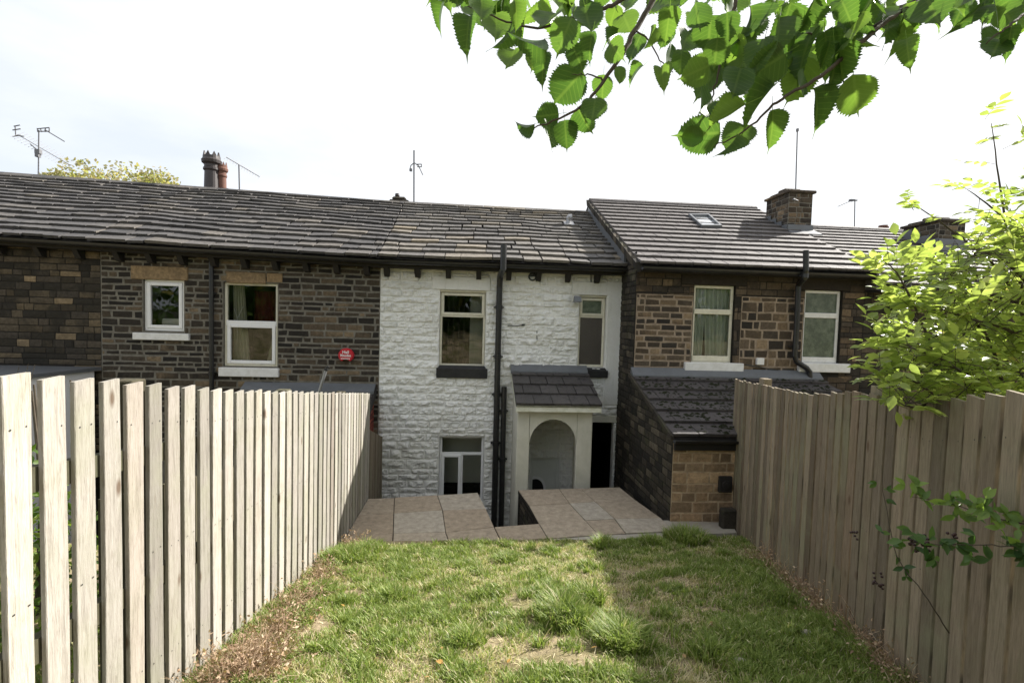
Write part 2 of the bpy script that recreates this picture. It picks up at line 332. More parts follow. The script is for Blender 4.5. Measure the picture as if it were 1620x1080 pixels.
def masonry(mb, W, spans, v0, v1, ch, sl, gap, depth, amp, res, ops=(), mat=1, seed=1, edge=.012, tonefn=None, nz=9, runs=None):
    rg = random.Random(seed); v = v0
    while v < v1-.02:
        h = rg.uniform(*ch(v) if callable(ch) else ch); vt = min(v+h, v1)
        if v1-vt < .04: vt = v1
        for (ua, ub) in spans((v+vt)/2):
            # stones across
            u = ua - rg.uniform(0, sl[0]*.6); first = True
            while u < ub-.001:
                w = rg.uniform(*(sl if rg.random() > .18 else (sl[0]*.55, sl[0])))
                a, b = max(u, ua), min(u+w, ub); u += w
                if ub-u < sl[0]*.4: b = ub; u = ub
                if b-a < .02: continue
                tone = (rg.random(), rg.random(), rg.random())
                # clip against openings
                segs = [(a, b, v, vt)]
                for o in ops:
                    ns = []
                    for (p, q, r, s) in segs:
                        if q <= o[0] or p >= o[2] or s <= o[1] or r >= o[3]: ns.append((p, q, r, s)); continue
                        if p < o[0]: ns.append((p, o[0], r, s))
                        if q > o[2]: ns.append((o[2], q, r, s))
                        pp, qq = max(p, o[0]), min(q, o[2])
                        if r < o[1]: ns.append((pp, qq, r, o[1]))
                        if s > o[3]: ns.append((pp, qq, o[3], s))
                    segs = ns
                dp = depth*rg.uniform(.6, 1.3); sx, sz = rg.uniform(-1, 1)*amp*.5, rg.uniform(-1, 1)*amp*.5
                for (p, q, r, s) in segs:
                    g = gap/2; p2, q2, r2, s2 = p+g, q-g, r+g, s-g
                    if q2-p2 < .025 or s2-r2 < .02: continue
                    j = gap*.35
                    nx = max(2, int((q2-p2)/res)); ny = max(2, int((s2-r2)/res)); e = min(edge, (q2-p2)*.3, (s2-r2)*.3)
                    U = [p2]+[p2+e+(q2-p2-2*e)*i/nx for i in range(nx+1)]+[q2]; V = [r2]+[r2+e+(s2-r2-2*e)*i/ny for i in range(ny+1)]+[s2]
                    j = max(j, .0055); jx = [[rg.uniform(-j, j) for _ in range(2)] for _ in range(4)]
                    vs = []; NU, NV = len(U), len(V)
                    for jj, vv in enumerate(V):
                        fy = (vv-r2)/(s2-r2)
                        for ii, uu in enumerate(U):
                            fx = (uu-p2)/(q2-p2)
                            du = (jx[0][0]*(1-fx)+jx[1][0]*fx)*(1-fy)+(jx[2][0]*(1-fx)+jx[3][0]*fx)*fy
                            dv = (jx[0][1]*(1-fx)+jx[1][1]*fx)*(1-fy)+(jx[2][1]*(1-fx)+jx[3][1]*fx)*fy
                            if ii in (0, NU-1) or jj in (0, NV-1): hh = -.003
                            else:
                                n = MN.noise((uu*nz, vv*nz*1.5, seed*3.1))*.7+MN.noise((uu*nz*2.7, vv*nz*3, seed+9.))*.45
                                pil = min(1, 4*fy*(1-fy)*1.3)*min(1, 8*fx*(1-fx))
                                hh = max(.002, dp*(.5+.5*pil)+amp*n+sx*(fx-.5)+sz*(fy-.5))
                            vs.append(W(uu+du, vv+dv, hh))
                    fs = [(jj*NU+ii, jj*NU+ii+1, (jj+1)*NU+ii+1, (jj+1)*NU+ii) for jj in range(NV-1) for ii in range(NU-1)]
                    mb.add(vs, fs, mat if not tonefn else tonefn(p, r, tone, mat), tone)
        v = vt
# ---------------------------------------------------------------- slates
def slates(mb, P, ts, wr, th, seed, stag=None, jit=.02, mat=0, lift=1.0, skip=None, uw=1.0):
    """P(u,t,h) -> point; u in metres along the eave, t 0..1 up the slope."""
    rg = random.Random(seed); umin, umax = uw
    for k in range(len(ts)-1):
        t0, t1 = ts[k], ts[k+1]; ov = (t1-t0)*.35
        u = umin - (rg.uniform(0, wr[0]) if stag is None else (k % 2)*stag); row = rg.uniform(-1, 1)*jit*.3
        while u < umax-.005:
            w = rg.uniform(*wr); a, b = max(u, umin), min(u+w, umax); u += w
            if b-a < .03: continue
            g = .003+abs(rg.gauss(0, jit*.18)); thk = th*rg.uniform(.75, 1.3) if stag is None else th
            dt = (rg.uniform(-1, 1)*jit*.5+row)*(t1-t0)*3 if stag is None else 0
            rl = rg.uniform(-1, 1)*jit*.25
            n = 5 if stag is None else 1; tone = (min(1, max(0, rg.gauss(.45, .22))), rg.random(), rg.random())
            lo = []; lob = []; hi = []; hib = []
            for i in range(n+1):
                f = i/n; uu = a+g+(b-a-2*g)*f; jt = rg.uniform(-1, 1)*jit*(t1-t0)*.8 if stag is None else 0
                if k == 0: jt *= .4
                h0 = th*.2*lift+rl*(f-.5)
                lo.append(P(uu, t0+dt+jt, h0+th*1.45+thk*.8)); lob.append(P(uu, t0+dt+jt, h0+th*.5))
                hi.append(P(uu, t1+ov, thk*.35)); hib.append(P(uu, t1+ov, -th*.3))
            N = n+1; vs = lo+lob+hi+hib; fs = []
            for i in range(n):
                fs += [(i, i+1, 2*N+i+1, 2*N+i), (N+i, N+i+1, i+1, i)]
            fs += [(0, 2*N, 3*N, N), (n, N+n, 3*N+n, 2*N+n)]
            mb.add(vs, fs, mat, tone)
def roofP(e0, e1, r0_, r1_):
    """bilinear patch from eave points e0,e1 to ridge points r0,r1, indexed by x in metres at the eave"""
    e0, e1, r0_, r1_ = map(Vector, (e0, e1, r0_, r1_)); L = (e1-e0).length
    nrm = (e1-e0).cross(r0_-e0).normalized()
    if nrm.z < 0: nrm = -nrm
    def P(u, t, h):
        f = u/L; return (e0.lerp(e1, f)).lerp(r0_.lerp(r1_, f), t)+nrm*h
    P.L = L; P.n = nrm; return P
def windows_px(x0, y0, x1, y1, yp):
    a = on_y(x0, y0, yp); b = on_y(x1, y1, yp); c = on_y(x0, y1, yp); d = on_y(x1, y0, yp)
    return [(a.x+c.x)/2, (b.z+c.z)/2, (b.x+d.x)/2, (a.z+d.z)/2]     # u0,v0,u1,v1
def frame(mb, x0, z0, x1, z1, y, w, d, mat=0, b=.006):
    """a rectangular frame of bars, outer rect given, front face at y"""
    mb.bbox((x0, y, z0), (x0+w, y+d, z1), b, mat); mb.bbox((x1-w, y, z0), (x1, y+d, z1), b, mat)
    mb.bbox((x0+w-.001, y+.001, z0), (x1-w+.001, y+d, z0+w), b, mat); mb.bbox((x0+w-.001, y+.001, z1-w), (x1-w+.001, y+d, z1), b, mat)
def pane(x0, z0, x1, z1, y, mat, parent):
    mb = MB(); mb.box((x0-.004, y, z0-.004), (x1+.004, y+.008, z1+.004)); return mb.build('pane', mat, parent)
def wavy(x0, x1, z0, z1, y, mat, parent, folds=7, amp=.02, name='curtain', gather=None, seed=0):
    mb = MB(); n = folds*8; k = 14; vs = []; rg = random.Random(seed)
    ph = rg.random()*6
    for j in range(k+1):
        v = j/k; z = z0+(z1-z0)*v
        for i in range(n+1):
            f = i/n
            a, b = (x0, x1) if not gather else (x0+gather[0](v), x1+gather[1](v))
            vs.append((a+(b-a)*f, y+amp*math.sin(f*folds*6.283+ph+v*.6)+amp*.4*math.sin(f*17+v*2), z))
    W_ = n+1; fs = [(j*W_+i, j*W_+i+1, (j+1)*W_+i+1, (j+1)*W_+i) for j in range(k) for i in range(n)]
    mb.add(vs, fs); return mb.build(name, mat, parent, True)
def room(o, y, depth, parent, mat='room', name='window_recess'):
    x0, z0, x1, z1 = o; mb = MB(); x0 -= .25; x1 += .25; z0 -= .3; z1 += .15
    vs = [(x0,y,z0),(x1,y,z0),(x1,y+depth,z0),(x0,y+depth,z0),(x0,y,z1),(x1,y,z1),(x1,y+depth,z1),(x0,y+depth,z1)]
    mb.add(vs, [(0,1,2,3),(4,7,6,5),(1,5,6,2),(2,6,7,3),(3,7,4,0)])
    # inner face of the wall round the opening
    a, c, b, d = o
    mb.add([(x0,y+.001,z0),(x1,y+.001,z0),(x1,y+.001,z1),(x0,y+.001,z1),(a,y+.001,c),(b,y+.001,c),(b,y+.001,d),(a,y+.001,d)], [(0,1,5,4),(1,2,6,5),(2,3,7,6),(3,0,4,7)])
    return mb.build(name, M[mat], parent)
def sillpart(px, yp, mat, parent, proj_=.06, taper=False):
    x0, z0, x1, z1 = windows_px(*px, yp-proj_); mb = MB()
    if taper:
        zt = z1-.045
        mb.bbox((x0, yp-proj_, z0), (x1, yp+.10, zt), .006); mb.hexa([(x0+.02,yp-proj_+.01,zt-.003),(x1-.02,yp-proj_+.01,zt-.003),(x1-.05,yp+.10,zt-.003),(x0+.05,yp+.10,zt-.003),(x0+.05,yp-.01,z1),(x1-.05,yp-.01,z1),(x1-.05,yp+.10,z1),(x0+.05,yp+.10,z1)])
    else: mb.bbox((x0, yp-proj_, z0), (x1, yp+.10, z1), .008)
    return mb.build('sill', mat, parent)
def lintelpart(rc, yp, mat, parent, d=.012):
    mb = MB(); mb.bbox((rc[0], yp-d-.012, rc[1]), (rc[2], yp+.08, rc[3]), .008, tone=(.6, .5, .5)); return mb.build('lintel', mat, parent)
# ================================================================= geometry of the row
X_B0 = -15.5; X_A0 = on_y(160, 500, YF).x; X_W0 = -1.70
def linx(p, q): return lambda x: p.z+(q.z-p.z)*(x-p.x)/(q.x-p.x)
YE = 8.60; YRG = 11.7
eA = on_y(0, 372, YE); eB = on_y(606, 408, YE); eC = on_y(985, 421, YE)
rA = on_y(0, 276, YRG); rB = on_y(608, 321, YRG); rC = on_y(918, 337, YRG)
def zeave(x): return linx(eA, eB)(x) if x < eB.x else linx(eB, eC)(x)
def zridge(x): return linx(rA, rB)(x) if x < rB.x else linx(rB, rC)(x)
def xeave(v): return -99 if v > zeave(-15)-.03 else (eB.x+(v+.03-eB.z)/((eA.z-eB.z)/(eA.x-eB.x)) if v+.03 > eB.z else 99)
def wallcap(mb, x0, x1): mb.add([(x0, YF, zeave(x1)-.02), (x1, YF, zeave(x1)-.02), (x0, YF, zeave(x0)-.02)], [(0, 1, 2)])
def house_shell(t, x0, x1, yf, ye, ztop, parent, mat, yb=14.7):
    """side, back walls and the back slope of the roof"""
    mb = MB(); mb.box((x0+.01, yb-.25, YARD), (x1-.01, yb, ztop-.1)); return mb.build('back_wall', mat, parent)
def gutter(x0, x1, y, zf, parent, r=.062, name='gutter', mat=None, n=12):
    mb = MB(); xs = [x0+(x1-x0)*i/n for i in range(n+1)]; K = 9; vs = []
    for x in xs:
        for k in range(K):
            th = math.pi*k/(K-1); vs.append((x, y-math.cos(th)*r, zf(x)-math.sin(th)*r))
        for k in range(K):
            th = math.pi*(K-1-k)/(K-1); vs.append((x, y-math.cos(th)*r*.88, zf(x)-math.sin(th)*r*.88))
    Q = 2*K; fs = [(i*Q+k, i*Q+(k+1) % Q, (i+1)*Q+(k+1) % Q, (i+1)*Q+k) for i in range(n) for k in range(Q)]
    fs += [tuple(range(Q))[::-1], tuple(n*Q+k for k in range(Q))]
    mb.add(vs, fs)
    return mb.build(name, mat or M['black_plastic'], parent, False)
def eaves(parent, x0, x1, yw, zf, step=.56, off=.2):
    """fascia board with the dark corbels under it"""
    mb = MB(); n = 10
    for i in range(n):
        a, b = x0+(x1-x0)*i/n, x0+(x1-x0)*(i+1)/n
        mb.hexa([(a, yw-.22, zf(a)-.15), (b, yw-.22, zf(b)-.15), (b, yw+.05, zf(b)-.15), (a, yw+.05, zf(a)-.15), (a, yw-.22, zf(a)-.01), (b, yw-.22, zf(b)-.01), (b, yw+.05, zf(b)-.01), (a, yw+.05, zf(a)-.01)])
    mb.build('fascia', M['timber_dark'], parent)
    x = x0+off
    while x < x1-.05:
        c = MB(); z = zf(x)-.15; w = .045
        c.hexa([(x-w, yw-.10, z-.14), (x+w, yw-.10, z-.14), (x+w, yw+.03, z-.16), (x-w, yw+.03, z-.16), (x-w, yw-.2, z+.004), (x+w, yw-.2, z+.004), (x+w, yw+.03, z+.004), (x-w, yw+.03, z+.004)])
        c.build('corbel', M['timber_dark'], parent); x += step
def old_roof(parent, x0, x1, mat, seed, ridge=True):
    e0, e1 = Vector((x0, YE, zeave(x0))), Vector((x1, YE, zeave(x1))); g0, g1 = Vector((x0, YRG, zridge(x0))), Vector((x1, YRG, zridge(x1)))
    P0 = roofP(e0, e1, g0, g1)
    def P(u, t, h):
        q = P0(u, t, h); w = MN.noise((q.x*.55, t*3, 3.3))*.035+MN.noise((q.x*1.7, t*6, 7.3))*.012
        return q+P0.n*(w-.02*math.sin(t*math.pi))
    mb = MB(); n = 15; ts = [0]
    for i in range(n): ts.append(ts[-1]+(1.25-.5*i/(n-1)))
    ts = [t/ts[-1] for t in ts]; ts[-1] = 1.0; ts = ts[:-1]+[.985]
    slates(mb, P, ts, (.26, .62), .027, seed, jit=.05, uw=(0, P0.L))
    r = mb.build('roof', mat, parent)
    b = MB(); nx = 24; vs = []
    for i in range(nx+1):
        for j in range(9): vs.append(P(P0.L*i/nx, j/8, -.015))
    b.add(vs, [(i*9+j, (i+1)*9+j, (i+1)*9+j+1, i*9+j+1) for i in range(nx) for j in range(8)])
    back = [(x0, YRG, zridge(x0)), (x1, YRG, zridge(x1)), (x1, 14.9, zeave(x1)), (x0, 14.9, zeave(x0))]
    b.add(back, [(0, 1, 2, 3)]); b.build('roof_deck', M['timber_dark'], r)
    rb = MB(); x = x0; rg = random.Random(seed+5)
    while x < x1-.02:
        w = min(rg.uniform(.4, .6), x1-x); z = (zridge(x)+zridge(x+w))/2+rg.uniform(-.006, .006); t = (rg.gauss(.5, .2), rg.random(), .5)
        vs = []
        for xx in (x+.004, x+w-.004):
            z = zridge(xx)
            vs += [(xx, YRG-.17, z-.075), (xx, YRG-.15, z-.035), (xx, YRG-.03, z+.055), (xx, YRG+.03, z+.055), (xx, YRG+.15, z-.035), (xx, YRG+.17, z-.075)]
        rb.add(vs, [(k, k+1, 7+k, 6+k) for k in range(5)]+[(5, 0, 6, 11), (5, 4, 3, 2, 1, 0), (6, 7, 8, 9, 10, 11)], 0, t); x += w
    rb.build('ridge_tiles', mat, r); return r
def pipe(pts, r, parent, name='downpipe', collars=(), mat=None):
    mb = MB(); mb.tube(pts, r, 12)
    for c in collars:
        for a, b in zip(pts, pts[1:]):
            a, b = Vector(a), Vector(b)
            if min(a.z, b.z) <= c <= max(a.z, b.z) and abs(a.z-b.z) > .1:
                p = a.lerp(b, (c-a.z)/(b.z-a.z)); mb.tube([p-Vector((0, 0, .035)), p+Vector((0, 0, .035))], r*1.22, 12)
                mb.box((p.x-r*1.7, p.y+r*.3, p.z-.012), (p.x+r*1.7, p.y+r*1.6, p.z+.012)); break
    return mb.build(name, mat or M['black_plastic'], parent, False)

# ================================================================= HOUSE B (far left)
hB = thing('terraced_house', 'soot-blackened stone house at the far left of the row, no upstairs window showing', 'house', (-7.5, 9, YARD), 'houses of the terrace')
W = PY(YF); mb = MB(); wallcap(mb, X_B0, X_A0); cells(mb, W, X_B0, X_A0, YARD, zeave(X_A0)-.02, [], .1)
masonry(mb, W, lambda v: [(max(X_B0, -11), min(X_A0, xeave(v)))], .2, 4.3, (.085, .135), (.18, .44), .008, .010, .006, .06, seed=11, edge=.008)
mb.build('wall', [M['mortar_dark'], M['stone_dark']], hB)
eaves(hB, X_B0, X_A0-.005, YF, zeave, .62, .1); old_roof(hB, X_B0, X_A0-.003, M['slate_sooty'], 21); gutter(X_B0, X_A0, YE-.03, lambda x: zeave(x)-.045, hB)
house_shell(hB, X_B0, X_A0, YF, YE, 4.0, hB, M['stone_dark'])
# ================================================================= HOUSE A (left, pointed)
hA = thing('terraced_house', 'dark stone house with pale mortar joints and two white upstairs windows', 'house', (-4.2, 9, YARD), 'houses of the terrace')
oA1 = windows_px(226, 442, 291, 524, YF); oA2 = windows_px(353, 447, 439, 580, YF)
mb = MB(); wallcap(mb, X_A0, X_W0); cells(mb, W, X_A0, X_W0, YARD, zeave(X_W0)-.02, [oA1, oA2], .13)
masonry(mb, W, lambda v: [(X_A0, min(X_W0, xeave(v)))], .3, 4.05, (.075, .13), (.17, .42), .024, .007, .008, .05, ops=[oA1, oA2], seed=5, edge=.008, mat=1)
mb.build('wall', [M['mortar_grey'], M['stone_pointed']], hA)
def window_a(o, lay, sillpx, lint, frm, sillmat, parent, room_mat='room'):
    x0, z0, x1, z1 = o; y = YF+.045; mb = MB(); f = .045
    frame(mb, x0+.004, z0+.004, x1-.004, z1-.004, y, f, .07, 1 if frm == 'beaded' else 0)
    win = None
    if lay == 'single':
        frame(mb, x0+.045, z0+.05, x1-.05, z1-.05, y-.012, .058, .06)
        win = mb.build('window', [M['white_pvc'], M['cream_paint']], parent); pane(x0+.10, z0+.105, x1-.105, z1-.105, y+.02, M['glass'], win)
    if lay == 'double':
        zm = z0+(z1-z0)*.49
        mb.bbox((x0+.03, y-.006, zm-.005), (x1-.03, y+.06, zm+.085), .006); frame(mb, x0+.05, z0+.05, x1-.05, zm+.02, y-.012, .058, .06)
        win = mb.build('window', [M['white_pvc'], M['cream_paint']], parent); pane(x0+.045, zm+.08, x1-.045, z1-.045, y+.03, M['glass'], win); pane(x0+.105, z0+.105, x1-.105, zm-.035, y+.02, M['glass'], win)
    if sillpx: sillpart(sillpx, YF, M[sillmat], win)
    if lint: lintelpart(lint, YF, M['lintel'], win)
    room(o, YF+.13, 1.6, win, room_mat); return win
w1 = window_a(oA1, 'single', (209, 527, 298, 538), [*on_y(208, 441, YF).xz, *on_y(298, 423, YF).xz], '', 'white_sill', hA)
w2 = window_a(oA2, 'double', (345, 582, 440, 596), [*on_y(359, 447, YF).xz, *on_y(421, 432, YF).xz], 'beaded', 'white_sill', hA)
x0, z0, x1, z1 = oA2; zm = z0+(z1-z0)*.49
wavy(x0+.05, x0+.36, z0, z1, YF+.24, M['curtain_cream'], w2, 5, .022, gather=(lambda v: 0, lambda v: -.12*v), seed=1)
wavy(x1-.30, x1-.04, z0, zm, YF+.24, M['curtain_cream'], w2, 4, .022, gather=(lambda v: .16*v, lambda v: 0), seed=2)
wavy(x0+.3, x1-.05, zm, z1-.12, YF+.5, M['cloth_red'], w2, 4, .03, seed=3)
mb = MB(); p = Vector((x0+.15, YF+.2, zm+.12)); mb.tube([p, p+Vector((-.06, 0, .18))], .006, 6); mb.tube([p, p+Vector((.10, 0, .22))], .006, 6); mb.tube([p, p+Vector((0, 0, -.25))], .005, 6); mb.build('ornament', M['white_ink'], w2)
x0, z0, x1, z1 = oA1; mb = MB(); mb.bbox((x0+.12, YF+.3, z0+.1), (x0+.5, YF+.5, z0+.22), .02); mb.build('toiletries_shelf', M['room_light'], w1)
mb = MB(); mb.box(( *on_y(422, 446, YF-.015).xz[:1], YF-.014, on_y(422, 446, YF).z), (on_y(447, 446, YF).x, YF+.02, on_y(447, 433, YF).z), tone=(.1, .1, .1)); mb.build('stone_block', M['lintel'], hA)
eaves(hA, X_A0, X_W0, YF, zeave, .52, .35); old_roof(hA, X_A0, X_W0-.003, M['slate_sooty'], 22); gutter(X_A0, X_W0, YE-.03, lambda x: zeave(x)-.045, hA)
house_shell(hA, X_A0, X_W0, YF, YE, 3.9, hA, M['stone_dark'])
pp = on_y(334, 398, YF-.06); pipe([(pp.x, YF-.25, pp.z+.03), (pp.x, YF-.2, pp.z-.03), (pp.x+.005, YF-.065, pp.z-.16), (pp.x+.01, YF-.065, -1.6)], .036, hA, collars=(3.0, 1.6))
# lean-to extension of house A
XL0 = on_y(388, 612, YF).x; XL1 = X_W0-.06; zt = 1.36; ze = .62; yl = 7.55
mb = MB(); PL = roofP((XL0, yl, ze), (XL1, yl, ze), (XL0, YF, zt), (XL1, YF, zt)); slates(mb, PL, [0, .2, .4, .6, .8, .93], (.33, .33), .02, 3, stag=.165, uw=(0, PL.L)); mb.add([PL(0, 0, -.01), PL(PL.L, 0, -.01), PL(PL.L, 1, -.01), PL(0, 1, -.01)], [(0, 1, 2, 3)])
lr = mb.build('extension_roof', M['tile_dark'], hA)
mb = MB(); mb.hexa([(XL0, YF-.20, zt-.07), (XL1, YF-.20, zt-.07), (XL1, YF-.005, zt), (XL0, YF-.005, zt), (XL0, YF-.20, zt-.02), (XL1, YF-.20, zt-.02), (XL1, YF-.01, zt+.09), (XL0, YF-.01, zt+.09)]); mb.build('flashing', M['lead'], lr)
mb = MB(); mb.hexa([(XL1-.03, yl-.05, ze-.1), (XL1+.02, yl-.05, ze-.1), (XL1+.02, YF-.01, zt-.1), (XL1-.03, YF-.01, zt-.1), (XL1-.03, yl-.05, ze+.035), (XL1+.02, yl-.05, ze+.035), (XL1+.02, YF-.01, zt+.035), (XL1-.03, YF-.01, zt+.035)]); mb.build('bargeboard', M['timber_dark'], lr)
mb = MB(); cells(mb, PXp(XL1-.03), yl+.1, YF, YARD, ze-.02, [], .1); Wb = PXp(XL1-.03)
mb.add([Wb(yl+.1, ze-.02), Wb(YF, ze-.02), Wb(YF, zt-.06)], [(0, 1, 2)])
masonry(mb, Wb, lambda v: [(max(yl+.1, yl+(v-ze)/(zt-ze)*(YF-yl)+.05), YF)], YARD, zt-.08, (.07, .078), (.2, .225), .011, .008, .003, .08, seed=2, edge=.005)
cells(mb, PY(yl+.1), XL0, XL1-.03, YARD, ze-.02, [], .1)
mb.build('extension_wall', [M['mortar_dark'], M['brick']], hA)
# ================================================================= HOUSE W (white)
hW = thing('terraced_house', 'white painted stone cottage in the middle with an arched porch and black sills', 'house', (.5, 9, YARD), 'houses of the terrace')
o1 = windows_px(695, 459, 768, 580, YF); o2 = windows_px(915, 467, 958, 581, YF); o3 = windows_px(694, 690, 765, 800, YF); o3[1] = -.75
od = [on_y(839, 722, YF).x, YARD, on_y(886, 722, YF).x, on_y(850, 724, YF).z]
og = [2.04, YARD, 2.68, on_y(960, 668, YF).z]
vent = on_y(842, 438, YF)
rg3 = windows_px(956.5, 455, 985, 583, YF)
lint1 = windows_px(684, 438, 776, 459, YF); lint2 = windows_px(905, 446, 968, 467, YF); lint3 = windows_px(684, 664, 776, 690, YF)
jambs = [windows_px(958, 446, 984, 640, YF)]
ops = [o1, o2, o3, od, og]
mb = MB(); cells(mb, W, X_W0, XS, YARD, 3.78, ops, .14)
masonry(mb, W, lambda v: [(X_W0, XS)], YARD, 3.78, (.10, .185), (.2, .62), .012, .024, .042, .030, ops=ops+[lint1, lint2, jambs[0], [og[0]-.1, og[3], og[2]+.06, og[3]+.13]], seed=8, edge=.014, nz=9)
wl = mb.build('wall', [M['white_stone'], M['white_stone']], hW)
for r in (lint1, lint2):
    mb = MB(); mb.bbox((r[0], YF-.022, r[1]), (r[2], YF+.06, r[3]), .01); mb.build('lintel', M['white_stone'], hW)
mb = MB(); r = jambs[0]; mb.bbox((r[0]+.002, YF-.02, r[1]), (r[2], YF+.03, r[3]), .012); mb.build('quoin_render', M['white_stone'], hW)
mb = MB(); mb.bbox((og[0]-.1, YF-.015, og[3]), (og[2]+.06, YF+.10, og[3]+.13), .008); mb.build('passage_lintel', M['render_wall'], hW)
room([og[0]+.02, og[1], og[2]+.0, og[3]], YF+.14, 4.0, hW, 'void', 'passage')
def window_w(o, split, trim, glassmats, parent, blind=None, off=0):
    x0, z0, x1, z1 = o; y = YF+.07; mb = MB(); zs = z0+(z1-z0)*(1-split)
    frame(mb, x0+.004, z0+.003, x1-.004, z1-.003, y, .042, .06)
    mb.bbox((x0+.03, y-.003, zs-.03), (x1-.03, y+.05, zs+.02), .005)
    frame(mb, x0+.025, zs+.005, x1-.025, z1-.05, y-.018, .05, .05)
    mb.bbox((x0-.0, y-.05, z1-.035), (x1+.0, y+.02, z1-.001), .005)
    win = mb.build('window', M['cream_paint'], parent)
    pane(x0+.07, zs+.05, x1-.07, z1-.095, y+.015, M[glassmats[0]], win); pane(x0+.045, z0+.04, x1-.045, zs-.028, y+.025, M[glassmats[1]], win)
    room(o, YF+.14, 1.6, win); return win
ww = window_w(o1, .33, '', ('glass', 'glass'), hW); sillpart((690, 579, 771, 598), YF, M['black_sill'], ww, .07, True)
x0, z0, x1, z1 = o1
for i in range(16):
    xx = x0+.05+i*(x1-x0-.06)/16; on = i >= 11
    mb = MB(); a = .035 if on else .012; mb.hexa([(xx-a, YF+.26, z0), (xx+a, YF+.262+(.0 if on else .07), z0), (xx+a, YF+.264+(.0 if on else .07), z0), (xx-a, YF+.262, z0), (xx-a, YF+.26, z1), (xx+a, YF+.262+(.0 if on else .07), z1), (xx+a, YF+.264+(.0 if on else .07), z1), (xx-a, YF+.262, z1)])
    if i >= 10 or i % 2 == 0: mb.build('blind_slat', M['blind'] if on else M['room'], ww)
wn = window_w(o2, .29, '', ('glass_green', 'glass_obscured'), hW); sillpart((911, 582, 962, 597), YF, M['black_sill'], wn, .07, True)
# lower window
x0, z0, x1, z1 = o3; y = YF+.08; mb = MB(); frame(mb, x0+.004, z0, x1-.004, z1-.003, y, .045, .06); zt3 = z1-.34; xm = x0+(x1-x0)*.5
mb.bbox((x0+.04, y-.004, zt3-.03), (x1-.04, y+.05, zt3+.02), .005); mb.bbox((xm-.02, y-.002, z0), (xm+.025, y+.05, zt3-.025), .005)
frame(mb, x0+.045, z0+.03, xm-.01, zt3-.02, y-.02, .05, .05); frame(mb, x0+.005, z0, x1-.005, z1-.003, y-.012, .012, .02)
w3 = mb.build('window', M['white_pvc'], hW); pane(x0+.045, zt3+.02, x1-.045, z1-.045, y+.02, M['glass'], w3); pane(x0+.09, z0+.07, xm-.055, zt3-.06, y+.01, M['glass'], w3); pane(xm+.025, z0+.04, x1-.045, zt3-.03, y+.02, M['glass'], w3)
room(o3, YF+.14, .45, w3, 'room_light'); mb = MB(); mb.bbox((x0-.2, YF+.4, -.75), (x1+.2, YF+.55, on_y(730, 766, YF+.4).z), .03); mb.build('sofa', M['timber_dark'], w3)
# door in the porch
x0, z0, x1, z1 = od; mb = MB(); frame(mb, x0, z0, x1, z1, YF+.05, .06, .07); mb.box((x0+.06, YF+.08, z0), (x1-.06, YF+.12, z1-.06)); 
dr = mb.build('door', M['door_white'], hW)
mb = MB(); cx = on_y(848, 760, YF).x; zc = on_y(848, 775, YF).z; K = 16
for k, (r_, mm, yy) in enumerate(((.20, 0, YF+.066), (.155, 1, YF+.058))):
    ring = [(cx+r_*math.cos(math.pi*i/K), yy, zc+r_*1.25*math.sin(math.pi*i/K)) for i in range(K+1)]+[(cx-r_, yy, zc-.45), (cx+r_, yy, zc-.45)]
    n = len(ring); mb.add(ring+[(a, yy+.02, c) for a, b, c in ring], [tuple(range(n))]+[(i, (i+1) % n, n+(i+1) % n, n+i) for i in range(n)], mm)
mb.build('door_light', [M['white_pvc'], M['black_plastic']], dr)
# vent
mb = MB(); K = 18
for rr, yy, mm in ((.075, YF-.035, 0),):
    vs = []
    for (r_, h) in ((.078, 0), (.078, -.045), (.05, -.045), (.045, -.02)):
        vs += [(vent.x+r_*math.cos(6.2832*i/K), YF+h, vent.z+r_*math.sin(6.2832*i/K)) for i in range(K)]
    mb.add(vs, [(j*K+i, j*K+(i+1) % K, (j+1)*K+(i+1) % K, (j+1)*K+i) for j in range(3) for i in range(K)]+[tuple(3*K+i for i in range(K))])
mb.build('vent', M['black_plastic'], hW)
eaves(hW, X_W0+.002, XS-.03, YF, zeave, .545, .12); old_roof(hW, X_W0, XS, M['slate_old'], 23); gutter(X_W0, XS-.02, YE-.03, lambda x: zeave(x)-.045, hW)
house_shell(hW, X_W0, XS, YF, YE, 3.8, hW, M['stone_dark'])
# soil pipe (rises past the eaves)
q = lambda px, py, y: tuple(on_y(px, py, y))
yp = YF-.10
top = on_y(797, 387, 8.40); pipe([tuple(top), (top.x, 8.40, on_y(797, 425, 8.4).z), (top.x-.03, yp-.06, on_y(795, 437, yp-.06).z), (top.x-.035, yp, on_y(795, 455, yp).z), (top.x-.02, yp, YARD)], .055, hW, 'soil_pipe', (2.9, 2.0, 1.3, .4))
pipe([(top.x+.10, yp, 1.45), (top.x+.115, yp, YARD)], .05, hW, 'downpipe', (1.0, .1))
mb = MB(); a = on_y(803, 515, YF-.03); b = on_y(830, 514, YF-.03); mb.tube([a, (a+b)/2+Vector((0, 0, -.012)), b], .008, 6); mb.tube([b-Vector((.05, 0, -.005)), b], .016, 6); mb.build('bracket', M['cable'], hW)
mb = MB(); a = on_y(849.5, 523, YF-.025); b = on_y(849.5, 538, YF-.025); mb.tube([a, b], .008, 6); mb.build('iron_hook', M['cable'], hW)
for pxx in (656, 935):
    mb = MB(); a = on_y(pxx, 415, YF-.05); b = on_y(pxx, 434 if pxx < 700 else 446, YF-.03); mb.tube([a, b], .009, 6); mb.build('cable_end', M['cable'], hW)
